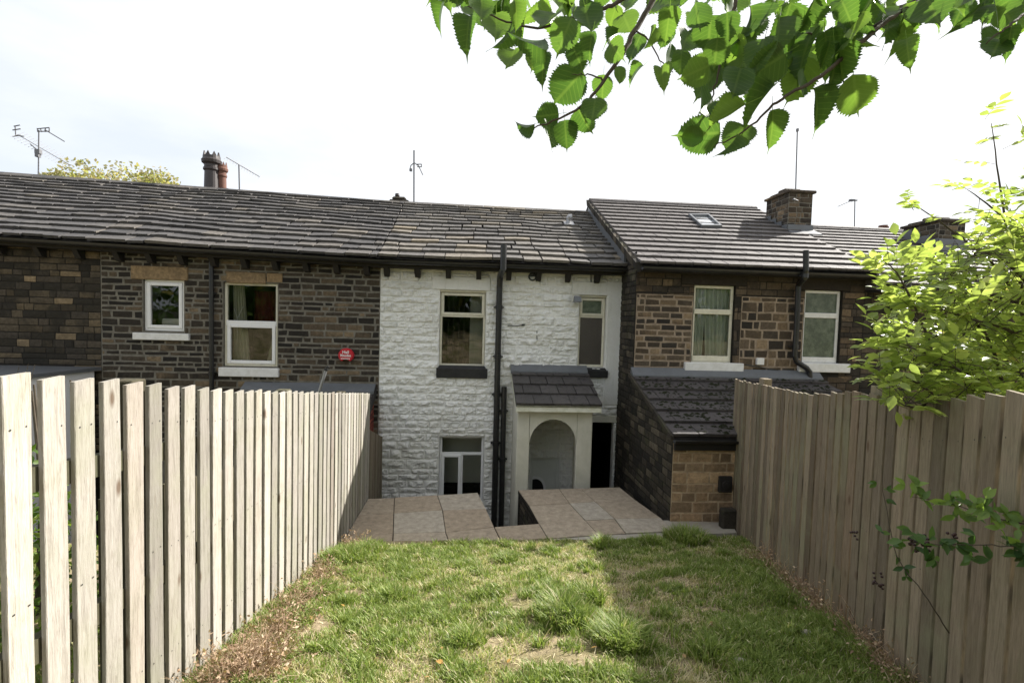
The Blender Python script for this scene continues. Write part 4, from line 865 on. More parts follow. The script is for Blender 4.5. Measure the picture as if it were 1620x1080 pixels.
# ================================================================= FENCES
def interp(tab, x):
    if x <= tab[0][0]: return tab[0][1]
    for (a, p_), (b, q_) in zip(tab, tab[1:]):
        if x <= b: return p_+(q_-p_)*(x-a)/(b-a)
    return tab[-1][1]
def board(mb, a, b, nrm, th, z0, z1a, z1b, tone):
    """board from a to b (2-D), front face on the line, thickness away from nrm"""
    a = Vector((*a, 0)); b = Vector((*b, 0)); nn = Vector((*nrm, 0)); c = .0025; d = (b-a).normalized()
    ring = [a+d*c, b-d*c, b-nn*c, b-nn*th, a-nn*th, a-nn*c]
    ks = [0, .25, .5, .75, 1]; vs = []; rg = random.Random(a.y*1000)
    bow = rg.uniform(-.004, .004); tw = rg.uniform(-.005, .005)
    for kk in ks:
        for i, p_ in enumerate(ring):
            f = 0 if i in (0, 4, 5) else 1
            off = nn*(bow*math.sin(kk*3.14)+tw*(kk-.5)*(1 if f else -1))+d*(rg.uniform(-.0008, .0008))
            zz = z0+((z1a if not f else z1b)-z0)*kk; vs.append((p_+off)+Vector((0, 0, zz)))
    n = 6; mb.add(vs, [(j*n+i, j*n+(i+1) % n, (j+1)*n+(i+1) % n, (j+1)*n+i) for j in range(4) for i in range(n)]+[tuple(range(n))[::-1], tuple(4*n+i for i in range(n))], 0, tone)
def nails(mb, c, nn, d, zs, mat=1):
    for z in zs:
        for sgn in (-.028, .028):
            p_ = Vector((*c, z))+Vector((*d, 0))*sgn; k = []
            for i in range(6): k.append(p_+Vector((*d, 0))*.0038*math.cos(i*1.047)+Vector((0, 0, .0038*math.sin(i*1.047)))+Vector((*nn, 0))*.0006)
            mb.add(k, [tuple(range(6))], mat)
# left fence: faces +x along x = XLF
XLF = -1.503; topL = [(10, 593), (35, 592), (88, 597), (140, 600), (180, 603), (219, 606), (251, 609), (278, 611.5), (304, 613), (400, 618.5), (500, 621), (585, 622)]
fl = thing('picket_fence', 'sunlit pale timber picket fence with open gaps along the left of the lawn', 'fence', (XLF, 4, gz(XLF, 4)))
rg = random.Random(12); ztops = []
for k in range(-9, 40):
    y0 = 1.665+.1393*k; y1 = y0+rg.uniform(.097, .101)
    tp = []
    for y in (y0, y1):
        px = proj((XLF, y, 2.3))[0]; d_ = ray(px, interp(topL, px)); tp.append(EYE.z+d_.z*(XLF/d_.x) if px > 5 and y > 1.4 else 2.47)
    zt_ = sum(tp)/2+rg.uniform(-.006, .006); zb_ = (gz(XLF, y0) if y0 < 5.8 else 0)-.03
    mb = MB(); board(mb, (XLF, y0), (XLF, y1), (1, 0), .018, zb_, zt_-.002, zt_+.002, (rg.random(), min(1, rg.random()*1.6), rg.random()))
    nails(mb, (XLF, (y0+y1)/2), (1, 0), (0, 1), [zt_-.18, zt_-.80, zt_-1.35]); mb.build('picket', [M['fence_pale'], M['cable']], fl); ztops.append((y0, zt_))
def sloped_rail(x0, y0, z0, x1, y1, z1, off, w=.045, h=.09, mat='fence_pale', parent=fl, name='rail', tone=(.3, .4, .5)):
    a = Vector((x0, y0, z0)); b = Vector((x1, y1, z1)); d = Vector((b.x-a.x, b.y-a.y, 0)).normalized(); nn = Vector((d.y, -d.x, 0))*off
    mm = MB(); mm.hexa([a, b, b+nn*w, a+nn*w, a+Vector((0, 0, h)), b+Vector((0, 0, h)), b+nn*w+Vector((0, 0, h)), a+nn*w+Vector((0, 0, h))], 0, tone); return mm.build(name, M[mat], parent)
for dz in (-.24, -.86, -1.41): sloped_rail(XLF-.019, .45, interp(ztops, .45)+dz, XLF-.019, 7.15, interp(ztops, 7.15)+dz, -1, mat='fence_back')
for y in (2.35, 4.2, 6.0):
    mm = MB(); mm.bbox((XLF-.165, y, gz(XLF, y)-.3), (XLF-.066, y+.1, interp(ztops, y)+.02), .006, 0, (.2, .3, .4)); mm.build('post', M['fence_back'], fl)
# rear boards of the fence (hit and miss)
for k in range(-2, 38):
    y0 = 1.665+.1393*k+.085; zt_ = interp(ztops, y0)-.30
    if not (14 > k > 2 or k > 20): continue
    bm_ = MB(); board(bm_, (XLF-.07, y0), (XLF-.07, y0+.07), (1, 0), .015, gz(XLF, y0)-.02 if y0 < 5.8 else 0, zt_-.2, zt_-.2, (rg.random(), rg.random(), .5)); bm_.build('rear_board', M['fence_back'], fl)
# lower panel between the paving and the house
fl2 = thing('picket_fence', 'short weathered picket panel between paving edge and cottage wall, behind left fence end', 'fence', (-1.6, 7.6, YARD))
for k in range(13):
    y0 = 7.3+.115*k; mb = MB(); zt_ = on_x(590, 662, -1.6).z-.0-.04*k; board(mb, (-1.60, y0), (-1.60, y0+.095), (1, 0), .018, YARD, zt_, zt_-.03, (rg.random()*.6, rg.random(), .4)); mb.build('picket', M['fence_brown'], fl2)
sloped_rail(-1.62, 7.0, .5, -1.62, 8.5, .1, -1, mat='fence_brown', parent=fl2)
# right fence
fr_ = thing('board_fence', 'tall brown weathered close-boarded fence with an uneven top along the right of the lawn', 'fence', (2.7, 3.9, gz(2.7, 3.9)))
topR = [(1157, 599), (1195, 607), (1230, 614.6), (1288, 627), (1291, 625), (1320, 623), (1340, 620), (1357, 623), (1385, 625), (1408, 636), (1440, 640), (1482, 640), (1520, 636), (1559, 629), (1590, 621), (1640, 618)]
LR = lambda y: 1.735+.297*y; dR = Vector((.297, 1)).normalized(); nR = Vector((-dR.y, dR.x))
rg = random.Random(5); y = 6.50; ztr = []
while y > .35:
    wd = rg.uniform(.086, .101); ya = y-wd*dR.y; p0 = (LR(ya), ya); p1 = (LR(y), y)
    px = proj((*p0, 2.2))[0]; pc = ((p0[0]+p1[0])/2, (p0[1]+p1[1])/2)
    if 0 < px < 1640 and ya > 1.6:
        d_ = ray(px, interp(topR, px)); zt_ = EYE.z+d_.z*(ya/d_.y)
    else: zt_ = ztr[-1][1]+.02
    zt_ += rg.uniform(-.010, .010); zb_ = (gz(*p0) if ya < 5.8 else -.05)-.04
    mb = MB(); board(mb, p0, p1, tuple(nR), .02, zb_, zt_+rg.uniform(-.006, .006), zt_+rg.uniform(-.006, .006), (rg.random(), rg.random(), rg.random()))
    nails(mb, pc, tuple(nR), tuple(dR), [zt_-.2, zt_-.9]); mb.build('board', [M['fence_brown'], M['cable']], fr_); ztr.append((y, zt_)); y = ya-rg.uniform(.009, .026)
ztr = ztr[::-1]
for dz in (-.3, -.95, -1.5): sloped_rail(LR(6.3)+.022, 6.3, interp(ztr, 6.3)+dz, LR(.5)+.022, .5, interp(ztr, .5)+dz, -1, mat='fence_back', parent=fr_)
for pxx, ty in ((1195, 598), (1372, 610)):
    d_ = ray(pxx, 700); y = 1.735/(d_.x/d_.y-.297); c = Vector((LR(y), y))-nR*.075; d_ = ray(pxx, ty); zt_ = EYE.z+d_.z*(y/d_.y); mm = MB(); mm.bbox((c.x-.05, c.y-.05, gz(*c)-.3), (c.x+.05, c.y+.05, zt_), .005, 0, (.6, .8, .5)); mm.build('post', M['fence_brown'], fr_)
# ================================================================= ROOF THINGS
def rod(mb, a, b, r): mb.tube([a, b], r, 6)
def yagi(name, label, base, top, boom, els, y, group=None, extra=None, r=.014, eln=.5, up=(0, 0, 1)):
    t = thing(name, label, 'aerial', tuple(on_y(*base, y)), group); mb = MB(); rod(mb, on_y(*base, y)-Vector((0, 0, .15)), on_y(*top, y), r); mb.build('mast', M['metal_dark'], t)
    if boom:
        mb = MB(); a = on_y(*boom[0], y-.03); b = on_y(*boom[1], y+.35); rod(mb, a, b, r*.6)
        for i in range(els):
            c = a.lerp(b, i/(els-1)); e = Vector((0, .35, 0))*eln+Vector(up)*.12*eln*2; rod(mb, c-e, c+e, r*.32)
        mb.build('boom', M['metal_dark'], t)
    if extra:
        mb = MB(); extra(mb); mb.build('reflector', M['metal_dark'], t)
    return t
Y1 = 12.4
def ex1(mb):
    for a, b in (((59, 204), (78, 202)), ((59, 208), (78, 208)), ((59, 203), (60, 209)), ((78, 202), (78, 209)), ((64, 203), (66, 209)), ((72, 203), (71, 209)), ((72, 206), (102, 224)), ((48, 228), (62, 240))): rod(mb, on_y(*a, Y1), on_y(*b, Y1), .012)
    c = on_y(61, 240, Y1); mb.box((c.x-.06, c.y-.04, c.z-.05), (c.x+.05, c.y+.04, c.z+.05)); c = on_y(60, 246, Y1); mb.box((c.x-.04, c.y-.04, c.z-.04), (c.x+.04, c.y+.04, c.z+.04))
ta = yagi('tv_aerial', 'tall rooftop television aerial with two crossed booms above the far left roof', (60.5, 276), (61.5, 206), ((28, 213), (112, 262)), 17, Y1, 'rooftop aerials', ex1)
mb = MB()
for a, b in (((22, 200), (32, 198)), ((20, 206), (33, 204)), ((20, 216), (33, 214)), ((24, 199), (25, 216)), ((25, 214), (38, 216))): rod(mb, on_y(*a, Y1), on_y(*b, Y1), .012)
mb.build('reflector', M['metal_dark'], ta)
yagi('tv_aerial', 'short television aerial sloping down to the right just beside the chimney pots', (379, 297), (378, 261), ((358, 249), (411, 280)), 13, 12.1, 'rooftop aerials', None, .016, .28)
def ex3(mb):
    for a, b in (((648, 270), (650, 262)), ((650, 262), (656, 257)), ((656, 258), (661, 262)), ((661, 260), (669, 277)), ((659, 260), (667, 260)), ((667, 260), (667, 264)), ((660, 264), (667, 264))): rod(mb, on_y(*a, 12.0), on_y(*b, 12.0), .012)
    c = on_y(650, 269, 12); mb.box((c.x-.03, c.y-.03, c.z-.03), (c.x+.03, c.y+.03, c.z+.03))
yagi('tv_aerial', 'upright rooftop aerial with a small bent arm above the white cottage', (655, 319), (655, 238), None, 0, 12.0, 'rooftop aerials', ex3, .02)
def ex4(mb): c = on_y(1261.5, 206, 10.0); mb.box((c.x-.02, c.y-.02, c.z-.03), (c.x+.02, c.y+.02, c.z+.03)); rod(mb, on_y(1255, 315, 9.72), on_y(1262, 318, 9.72), .02)
yagi('tv_aerial', 'very tall thin whip mast rising from the stone chimney', (1258.5, 318), (1261.5, 206), None, 0, 10.0, 'rooftop aerials', ex4, .013)
def ex5(mb): rod(mb, on_y(1344, 318, 12.2), on_y(1356, 317, 12.2), .02); rod(mb, on_y(1346, 318, 12.2), on_y(1325, 327, 12.4), .008); c = on_y(1347, 317, 12.2); mb.box((c.x-.05, c.y-.04, c.z-.025), (c.x+.05, c.y+.04, c.z+.025))
yagi('tv_aerial', 'small faint aerial behind the ridge between the stone chimney and the green tree', (1352, 364), (1352.5, 315), None, 0, 12.2, 'rooftop aerials', ex5, .013)
def pot(parent, px, py0, py1, y, r, mat, crown=True, name='chimney_pot'):
    a = on_y(px, py1, y); z1 = on_y(px, py0, y).z; h = z1-a.z+.25; mb = MB(); z0 = -.25
    pr_ = [(r*1.1, z0), (r*1.1, z0+.08*h), (r*.86, z0+.16*h), (r*.80, z0+.55*h), (r*.95, z0+.58*h), (r*.95, z0+.62*h), (r*.84, z0+.64*h), (r*.84, z0+.70*h), (r*1.1, z0+.74*h), (r*1.16, z0+.80*h), (r*1.0, z0+.84*h), (r*.98, z0+.9*h), (r*.75, z0+.9*h), (r*.7, z0+.5*h)]
    mb.lathe(a, pr_, 20)
    if crown:
        for i in range(8):
            th_ = 6.283*i/8; vs = []
            for t_, zz, rr in ((-.33, .88, .98), (.33, .88, .98), (0, 1.0, .9)):
                for q_ in (0, -.16): vs.append(a+Vector(((rr+q_)*r*math.cos(th_+t_), (rr+q_)*r*math.sin(th_+t_), z0+zz*h)))
            mb.add(vs, [(0, 2, 4), (1, 5, 3), (0, 4, 5, 1), (2, 3, 5, 4)])
    return mb.build(name, M[mat], parent)
ca = on_y(322, 292, 12.3); cb = on_y(362, 292, 12.3); mb = MB(); mb.box((ca.x-.1, 12.05, 3.8), (cb.x+.1, 12.6, ca.z-.12)); stk = mb.build('chimney', M['stone_dark'], hA)
pot(stk, 335, 241, 292, 12.3, .19, 'pot_dark'); pot(stk, 351, 257, 294, 12.4, .12, 'pot_red')
ca = on_y(616, 316, 12.1); cb = on_y(650, 318, 12.1); mb = MB(); mb.bbox((ca.x, 11.9, 4), (cb.x, 12.5, ca.z-.02), .05); mb.bbox((ca.x+.08, 11.95, ca.z-.03), (cb.x-.1, 12.4, ca.z+.06), .05); stk = mb.build('chimney', M['stone_side'], hW)
pot(stk, 628.5, 304, 312, 12.1, .05, 'pot_dark', False)
pot(h3, 1397, 354, 366, 12.3, .11, 'pot_red', False)
ca = on_y(1162, 333, 12); cb = on_y(1182, 334, 12); mb = MB(); mb.bbox((ca.x, 11.9, 4.6), (cb.x, 12.4, ca.z+.03), .04); mb.build('chimney', M['stone_side'], hR)
# metal flue on the cottage roof
def on_roofL(px, py):
    d = ray(px, py); k = (zridge(2.2)-zeave(2.2))/(YRG-YE); t = (zeave(2.2)-YE*k-EYE.z)/(d.z-k*d.y); return EYE+d*t
c = on_roofL(899, 356); mb = MB(); mb.tube([c-Vector((0, 0, .05)), c+Vector((0, 0, .13))], .05, 12); mb.tube([c+Vector((0, 0, .13)), c+Vector((.03, -.02, .17)), c+Vector((.08, -.03, .18))], [.065, .075, .06], 12); mb.hexa([c+Vector(q_) for q_ in ((-.10, -.1, -.015), (.12, -.1, -.015), (.12, .1, .09), (-.10, .1, .09), (-.10, -.1, .0), (.12, -.1, .0), (.12, .1, .11), (-.10, .1, .11))]); mb.build('flue', M['metal'], hW)
# ================================================================= SMALL THINGS ON THE WALLS
ab = thing('alarm_box', 'round red burglar alarm box with white lettering on the dark stone wall', 'alarm box', tuple(on_y(547, 562, YF-.05)))
c = on_y(547.5, 562, YF-.05); mb = MB(); K = 24; R0 = .135
pf = []
for i in range(K):
    th_ = -math.pi/2+.62+(2*math.pi-1.24)*i/(K-1); pf.append((R0*math.cos(th_), R0*math.sin(th_)*.95))
pf += [(-.045, -.085), (0, -.065), (.045, -.085)]
n = len(pf); fr = [Vector((c.x+a*.90, c.y-.03, c.z+b_*.90)) for a, b_ in pf]; md = [Vector((c.x+a, c.y-.01, c.z+b_)) for a, b_ in pf]; bk = [Vector((c.x+a, YF+.0, c.z+b_)) for a, b_ in pf]
mb.add(fr+md+bk, [tuple(range(n))]+[(i, n+i, n+(i+1) % n, (i+1) % n) for i in range(n)]+[(n+i, 2*n+i, 2*n+(i+1) % n, n+(i+1) % n) for i in range(n)]); mb.build('cover', M['red_plastic'], ab)
def text(body, p_, size, mat, parent, name='lettering', sx=1):
    cu = bpy.data.curves.new('t', 'FONT'); cu.body = body; cu.size = size; cu.align_x = 'CENTER'; cu.extrude = .001; cu.offset = .0015
    ob = bpy.data.objects.new('t', cu); COL.objects.link(ob); dg = bpy.context.evaluated_depsgraph_get(); me = bpy.data.meshes.new_from_object(ob.evaluated_get(dg)); bpy.data.objects.remove(ob)
    me.transform(Matrix.Translation(p_) @ Matrix.Rotation(R_(90), 4, 'X') @ Matrix.Diagonal((sx, 1, 1, 1))); me.materials.clear(); me.materials.append(mat); o = bpy.data.objects.new(name, me); COL.objects.link(o); fixp(o, parent); return o
text('Hall', c+Vector((0, -.033, .035)), .075, M['white_ink'], ab); text('Rhodes', c+Vector((0, -.033, -.02)), .062, M['white_ink'], ab)
mb = MB()
for i in range(9): mb.box((c.x-.082+i*.018, c.y-.034, c.z-.066), (c.x-.070+i*.018, c.y-.031, c.z-.048))
mb.build('lettering', M['white_ink'], ab)
fd = thing('floodlight', 'small dark wall floodlight at the top corner of the narrow cottage window', 'lamp', tuple(on_y(913, 474, YF-.1)))
c = on_y(913, 473, YF-.14); mb = MB(); mb.hexa([(c.x-.07, c.y-.07, c.z-.045), (c.x+.07, c.y-.07, c.z-.045), (c.x+.06, c.y+.05, c.z-.05), (c.x-.06, c.y+.05, c.z-.05), (c.x-.05, c.y-.04, c.z+.05), (c.x+.06, c.y-.04, c.z+.05), (c.x+.06, c.y+.05, c.z+.06), (c.x-.05, c.y+.05, c.z+.06)]); mb.hexa([(c.x-.085, c.y-.085, c.z-.052), (c.x+.075, c.y-.085, c.z-.052), (c.x+.07, c.y+.04, c.z-.058), (c.x-.08, c.y+.04, c.z-.058), (c.x-.085, c.y-.085, c.z-.044), (c.x+.075, c.y-.085, c.z-.044), (c.x+.07, c.y+.04, c.z-.05), (c.x-.08, c.y+.04, c.z-.05)]); mb.build('housing', M['lead'], fd)
mb = MB(); mb.box((c.x-.02, c.y+.04, c.z-.02), (c.x+.02, YF, c.z+.01)); mb.build('bracket', M['black_plastic'], fd)
mp_ = thing('metal_pole', 'leaning galvanised metal pole with a dark hook, rising behind the left picket fence', 'pole', tuple(on_y(495, 650, 7.3)))
a = on_y(497, 645, 7.3); b = on_y(515.5, 586, 7.3); d = (a-b).normalized(); mb = MB(); mb.tube([a+d*1.6, b], .022, 10); mb.build('tube', M['metal'], mp_); mb = MB(); mb.tube([b-d*0, b-d*.03], .028, 10); mb.tube([b-d*.03, b-d*.05+Vector((.03, 0, .0)), b-d*.075], .008, 6); mb.tube([b-d*.05+Vector((-.02, 0, 0)), b-d*.06+Vector((.03, 0, 0))], .01, 6); mb.build('hook', M['cable'], mp_)
cp = thing('stone_block', 'grey upright stone block at the foot of the buff extension beside the right fence', 'block', tuple(on_y(1141, 825, 6.25)))
a = on_y(1131, 825, 6.25); b = on_y(1151, 797, 6.25); mb = MB(); mb.bbox((a.x, 6.05, -1.7), (b.x+.03, 6.17, b.z), .02); mb.build('stone', M['stone_side'], cp)
# grey-roofed lean-to of the far left house
cx1 = on_y(158, 590, YF).x; cz1 = on_y(110, 583, YF).z; cz0 = on_y(110, 597, 7.5).z
mb = MB(); mb.hexa([(-9.2, 7.45, cz0-.02), (cx1+.03, 7.45, cz0-.02), (cx1+.03, YF, cz1-.02), (-9.2, YF, cz1-.02), (-9.2, 7.45, cz0+.03), (cx1+.03, 7.45, cz0+.03), (cx1+.03, YF, cz1+.04), (-9.2, YF, cz1+.04)]); er = mb.build('extension_roof', M['lead'], hB)
mb = MB(); mb.box((-9.2, 7.40, cz0-.09), (cx1+.05, 7.46, cz0-.0)); mb.build('fascia', M['white_pvc'], er)
mb = MB(); mb.box((-9.1, 7.55, YARD), (cx1-.02, 8.8, cz0-.03)); mb.build('extension_wall', M['white_pvc'], hB)
# ================================================================= LEAF SCATTER
def leaf_template(kind):
    V = []; Fc = []; T = []
    if kind.startswith('big'):
        cur, fold, tw, wid = {'big': (.25, .26, 0, 1), 'big2': (.6, .9, .3, .9), 'big3': (-.25, .5, -.5, 1.1), 'big4': (.9, 1.6, .4, .8), 'big5': (.1, .15, .25, 1.15)}[kind]      # ovate, serrated, pointed tip; length 1 along +x, width along y
        n = 17; L_ = []; R2 = []
        for i in range(n+1):
            t = i/n; w_ = wid*.43*(math.sin(math.pi*min(1, t**.74))**.85)*(1-.10*t)*(1+.06*math.sin(t*9+wid*7)) if t < .93 else .03
            if t > .98: w_ = 0
            L_.append((t, w_))
        out = []
        for i in range(n):
            t0_, w0 = L_[i]; t1_, w1 = L_[i+1]; out.append((t0_*.93, w0)); out.append(((t0_+(t1_-t0_)*(.6+.25*((i*7) % 3)/2))*.93, max(w0, w1)*(1.04+.04*((i*5) % 3) if i < n-2 else .6)+.008 if i < n-1 else .02))
        out.append((1.03, 0)); out = out[0:1]+out[1:]
        m_ = len(out)
        for x, w_ in out:
            for s_, in ((0,), (1,), (-1,)):
                V.append((x, s_*w_/(1+.35*fold*fold*.5), -cur*x*x*.8+(fold*w_ if s_ else 0)+s_*tw*w_*x+.03*math.sin(x*11+s_)*(1 if s_ else 0))); T.append((.5+s_*w_*.5, x))
        for i in range(m_-1):
            a = i*3; b = a+3; Fc += [(a, b, b+1, a+1), (a, a+2, b+2, b)]
        V += [(-.32, -.006, .02), (-.32, .006, .02), (0, .008, 0), (0, -.008, 0)]; T += [(.5, 0)]*4; k = len(V)-4; Fc.append((k, k+1, k+2, k+3))
    elif kind == 'ovate':
        for x, w_ in ((0, .02), (.25, .2), (.5, .24), (.78, .13), (1, 0)):
            for s_ in (0, 1, -1): V.append((x, s_*w_, -.15*x*x+(.25*w_ if s_ else 0))); T.append((.5+s_*w_, x))
        for i in range(4): a = i*3; b = a+3; Fc += [(a, b, b+1, a+1), (a, a+2, b+2, b)]
    elif kind == 'quad':
        V = [(0, 0, 0), (.45, .3, .05), (1, 0, 0), (.55, -.3, .05)]; T = [(.5, 0), (.8, .5), (.5, 1), (.2, .5)]; Fc = [(0, 1, 2, 3)]
    return np.array(V, float), Fc, np.array(T, float)
def scatter(name, kind, pos, tip, nrm, size, mat, parent=None, tone=None, smooth=True):
    vt = [leaf_template(k_) for k_ in kind] if isinstance(kind, list) else [leaf_template(kind)]; V, Fc, T = vt[0]; VV = np.stack([q_[0] for q_ in vt]); pos = np.asarray(pos, float); N = len(pos); tip = np.asarray(tip, float); nrm = np.asarray(nrm, float)
    tip = tip/np.linalg.norm(tip, axis=1)[:, None]; side = np.cross(nrm, tip); side /= np.linalg.norm(side, axis=1)[:, None]+1e-9; up = np.cross(tip, side)
    s_ = np.asarray(size, float)[:, None, None]
    VV = VV[RNG.integers(0, len(vt), N)]
    P = pos[:, None]+s_*(VV[:, :, 0:1]*tip[:, None]+VV[:, :, 1:2]*side[:, None]+VV[:, :, 2:3]*up[:, None]); k = len(V); P = P.reshape(-1, 3)
    loops = []; starts = []; tot = []
    base = np.concatenate([np.array(f) for f in Fc]); lens = np.array([len(f) for f in Fc]); LI = (base[None]+np.arange(N)[:, None]*k).ravel(); ln = np.tile(lens, N); stt = np.concatenate([[0], np.cumsum(ln)[:-1]])
    me = bpy.data.meshes.new(name); me.vertices.add(len(P)); me.vertices.foreach_set('co', P.ravel()); me.loops.add(len(LI)); me.loops.foreach_set('vertex_index', LI.astype(np.int32)); me.polygons.add(len(ln)); me.polygons.foreach_set('loop_start', stt.astype(np.int32)); me.polygons.foreach_set('loop_total', ln.astype(np.int32))
    if smooth: me.polygons.foreach_set('use_smooth', np.ones(len(ln), bool))
    me.update(calc_edges=True); me.validate(); ca = me.attributes.new('tone', 'FLOAT_COLOR', 'POINT'); tn = RNG.random(N) if tone is None else np.asarray(tone)
    arr = np.ones((N, k, 4), np.float32); arr[:, :, 0] = tn[:, None]; arr[:, :, 1] = T[None, :, 0]; arr[:, :, 2] = T[None, :, 1]; ca.data.foreach_set('color', arr.ravel())
    me.materials.append(mat); o = bpy.data.objects.new(name, me); COL.objects.link(o)
    if parent is not None: fixp(o, parent)
    return o
rv = lambda: Vector(RNG.normal(size=3))
# ================================================================= OVERHANGING TREE (camera side)
ot = thing('overhanging_tree', 'large tree whose broad serrated leaves hang into the top right of the view', 'tree', (3.6, -2.2, gz(3.6, -2.2)))
trunk = Vector((3.6, -2.2, gz(3.6, -2.2)-.1)); mb = MB(); pts = [trunk, trunk+Vector((-.05, .05, 1.2)), trunk+Vector((.0, .1, 2.6)), trunk+Vector((-.2, .3, 4.0)), trunk+Vector((-.1, .3, 5.6)), trunk+Vector((.2, .2, 7.5))]; mb.tube(pts, [.26, .2, .17, .14, .1, .04], 14); mb.build('trunk', M['bark'], ot, True)
br = MB(); BR = []
def branch(pl, r0_, r1_):
    pts = [at_d(px, py, d) for px, py, d in pl]; sm_ = []
    for i in range(len(pts)-1):
        p0 = pts[max(i-1, 0)]; p1 = pts[i]; p2 = pts[i+1]; p3 = pts[min(i+2, len(pts)-1)]
        for k in range(5):
            t = k/5; sm_.append(.5*((2*p1)+(p2-p0)*t+(2*p0-5*p1+4*p2-p3)*t*t+(3*p1-p0-3*p2+p3)*t**3)+rv()*.002)
    sm_.append(pts[-1]); n = len(sm_); br.tube(sm_, [r0_+(r1_-r0_)*i/(n-1) for i in range(n)], 7); BR.append(sm_); return sm_
br.tube([pts[3], Vector((2.6, -.9, 6.6)), Vector((1.7, .2, 6.0)), at_d(1500, -420, 1.75)], [.09, .06, .04, .022], 10)
br.tube([pts[2], Vector((3.2, -.9, 5.2)), Vector((2.6, .5, 4.6)), at_d(1750, -150, 1.9)], [.08, .05, .03, .016], 10)
K0 = (1500, -420, 1.75)
branch([K0, (1250, -330, 1.6), (1090, -110, 1.5), (1035, 0, 1.45), (1003, 50, 1.42), (985, 85, 1.4), (955, 128, 1.4), (925, 165, 1.38), (885, 188, 1.38), (845, 203, 1.38)], .012, .0018)
branch([K0, (1230, -260, 1.7), (1080, -60, 1.6), (985, 0, 1.55), (950, 16, 1.5), (895, 30, 1.5), (850, 45, 1.5), (790, 30, 1.45), (740, 10, 1.45)], .010, .0015)
branch([K0, (1330, -230, 1.65), (1190, -60, 1.55), (1162, 10, 1.5), (1155, 60, 1.5), (1140, 95, 1.5), (1130, 140, 1.5), (1120, 180, 1.5)], .009, .0015)
branch([(1750, -150, 1.9), (1560, -40, 1.75), (1440, 10, 1.6), (1390, 45, 1.5), (1335, 90, 1.42), (1290, 127, 1.38), (1250, 148, 1.36), (1218, 172, 1.36), (1180, 205, 1.36), (1130, 232, 1.38)], .010, .0016)
branch([(1560, -40, 1.75), (1440, 5, 1.7), (1370, 50, 1.62), (1310, 60, 1.6), (1270, 55, 1.6), (1215, 90, 1.6), (1155, 110, 1.6)], .008, .0015)
branch([(1750, -150, 1.9), (1680, -20, 1.6), (1620, 25, 1.4), (1590, 45, 1.35), (1560, 70, 1.35)], .007, .0015)
branch([(1003, 50, 1.42), (1020, 58, 1.42), (1045, 95, 1.44), (1065, 115, 1.45)], .003, .0012); branch([(955, 128, 1.4), (930, 118, 1.4), (905, 118, 1.38)], .003, .001)
leaves = [(703,5,45,110),(744,25,64,105),(785,22,60,85),(812,30,60,100),(762,0,50,80),(815,2,45,80),(815,78,50,125),(862,62,62,165),(880,20,60,110),(905,28,66,108),(925,10,64,90),(848,80,42,100),(862,85,52,100),(905,72,48,85),(938,50,48,95),(985,22,48,60),(965,68,46,60),(922,112,74,128),(884,180,46,165),(846,196,42,165),(868,190,56,95),(893,190,52,80),(915,172,54,75),(942,155,48,85),(955,118,44,90),(978,105,32,90),(1018,104,38,140),(1030,42,38,90),(1046,106,44,88),(1062,70,54,120),(1078,78,46,95),(1090,50,52,95),(1104,40,56,85),(1125,25,60,90),(1122,104,60,160),(1140,105,66,125),(1150,92,50,110),(1172,108,62,115),(1168,60,58,80),(1186,10,74,85),(1250,5,84,95),(1285,55,98,135),(1226,135,78,150),(1180,165,86,155),(1140,210,92,168),(1112,222,40,185),(1180,198,66,118),(1166,212,44,100),(1222,174,68,88),(1287,140,74,75),(1305,50,92,92),(1320,70,78,70),(1352,35,84,130),(1365,20,80,120),(1350,2,62,90),(1402,12,74,75),(1432,20,66,85),(1434,62,52,88),(1465,-5,72,75),(1488,-12,62,60),(1548,12,58,120),(1562,-10,52,80),(1350,118,74,42),(1262,120,50,95),(1590,58,52,150),(1582,62,50,125),(1600,42,52,80),(1606,5,60,60),(1556,-5,52,110),(1242,86,84,140),(1200,135,66,150),(1330,0,60,100),(1290,-10,66,100),(1210,60,66,110),(1230,30,70,95),(1135,60,50,100),(1100,5,50,100),(1060,10,56,95),(1150,20,50,80),(1180,80,60,100),(1275,90,80,110),(1130,160,70,145),(1215,120,70,130),(1160,140,60,120),(1330,60,70,100)]
pos = []; tip = []; nrm = []; siz = []
def addleaf(px, py, L_, ang, d, tilt=.45):
    tilt *= 1.5
    a = R_(ang); t = CR*math.cos(a)-CU*math.sin(a); n_ = (-fw+rv()*tilt); t = (t+rv()*.18-fw*RNG.normal()*.25); s_ = L_*d/F
    pos.append(at_d(px, py, d)); tip.append(t); nrm.append(n_); siz.append(s_)
for (px, py, L_, ang) in leaves: addleaf(px, py, min(L_*.92, 74), ang, RNG.uniform(1.25, 1.65), .38)
def inreg(px, py): 
    lim = interp([(690, -20), (735, 40), (830, 60), (900, 75), (1000, 80), (1080, 105), (1150, 160), (1260, 130), (1340, 100), (1380, 60), (1430, 50), (1500, 35), (1620, 40)], px); return py < lim
k = 0
while k < 150:
    px, py = RNG.uniform(700, 1640), RNG.uniform(-60, 165)
    if inreg(px, py+25) and not (985 < px < 1100 and RNG.random() < .5): addleaf(px, py, RNG.uniform(30, 54), RNG.normal(100, 28), RNG.uniform(1.45, 2.1), .7); k += 1
for _ in range(900):   # rest of the crown, above and behind the frame
    c = Vector((RNG.uniform(-1.5, 5.5), RNG.uniform(-4.5, 1.6), RNG.uniform(4.5, 8.5)))
    if (c-Vector((2.4, -1.6, 6.8))).length > 3.6: continue
    px, py = proj(c) if (c-EYE).dot(fw) > .2 else (0, -999)
    if py > -40 and -100 < px < 1800: continue
    pos.append(c); tip.append(Vector((0, 0, -1))+rv()*.5); nrm.append(rv()); siz.append(RNG.uniform(.08, .14))
pc = []
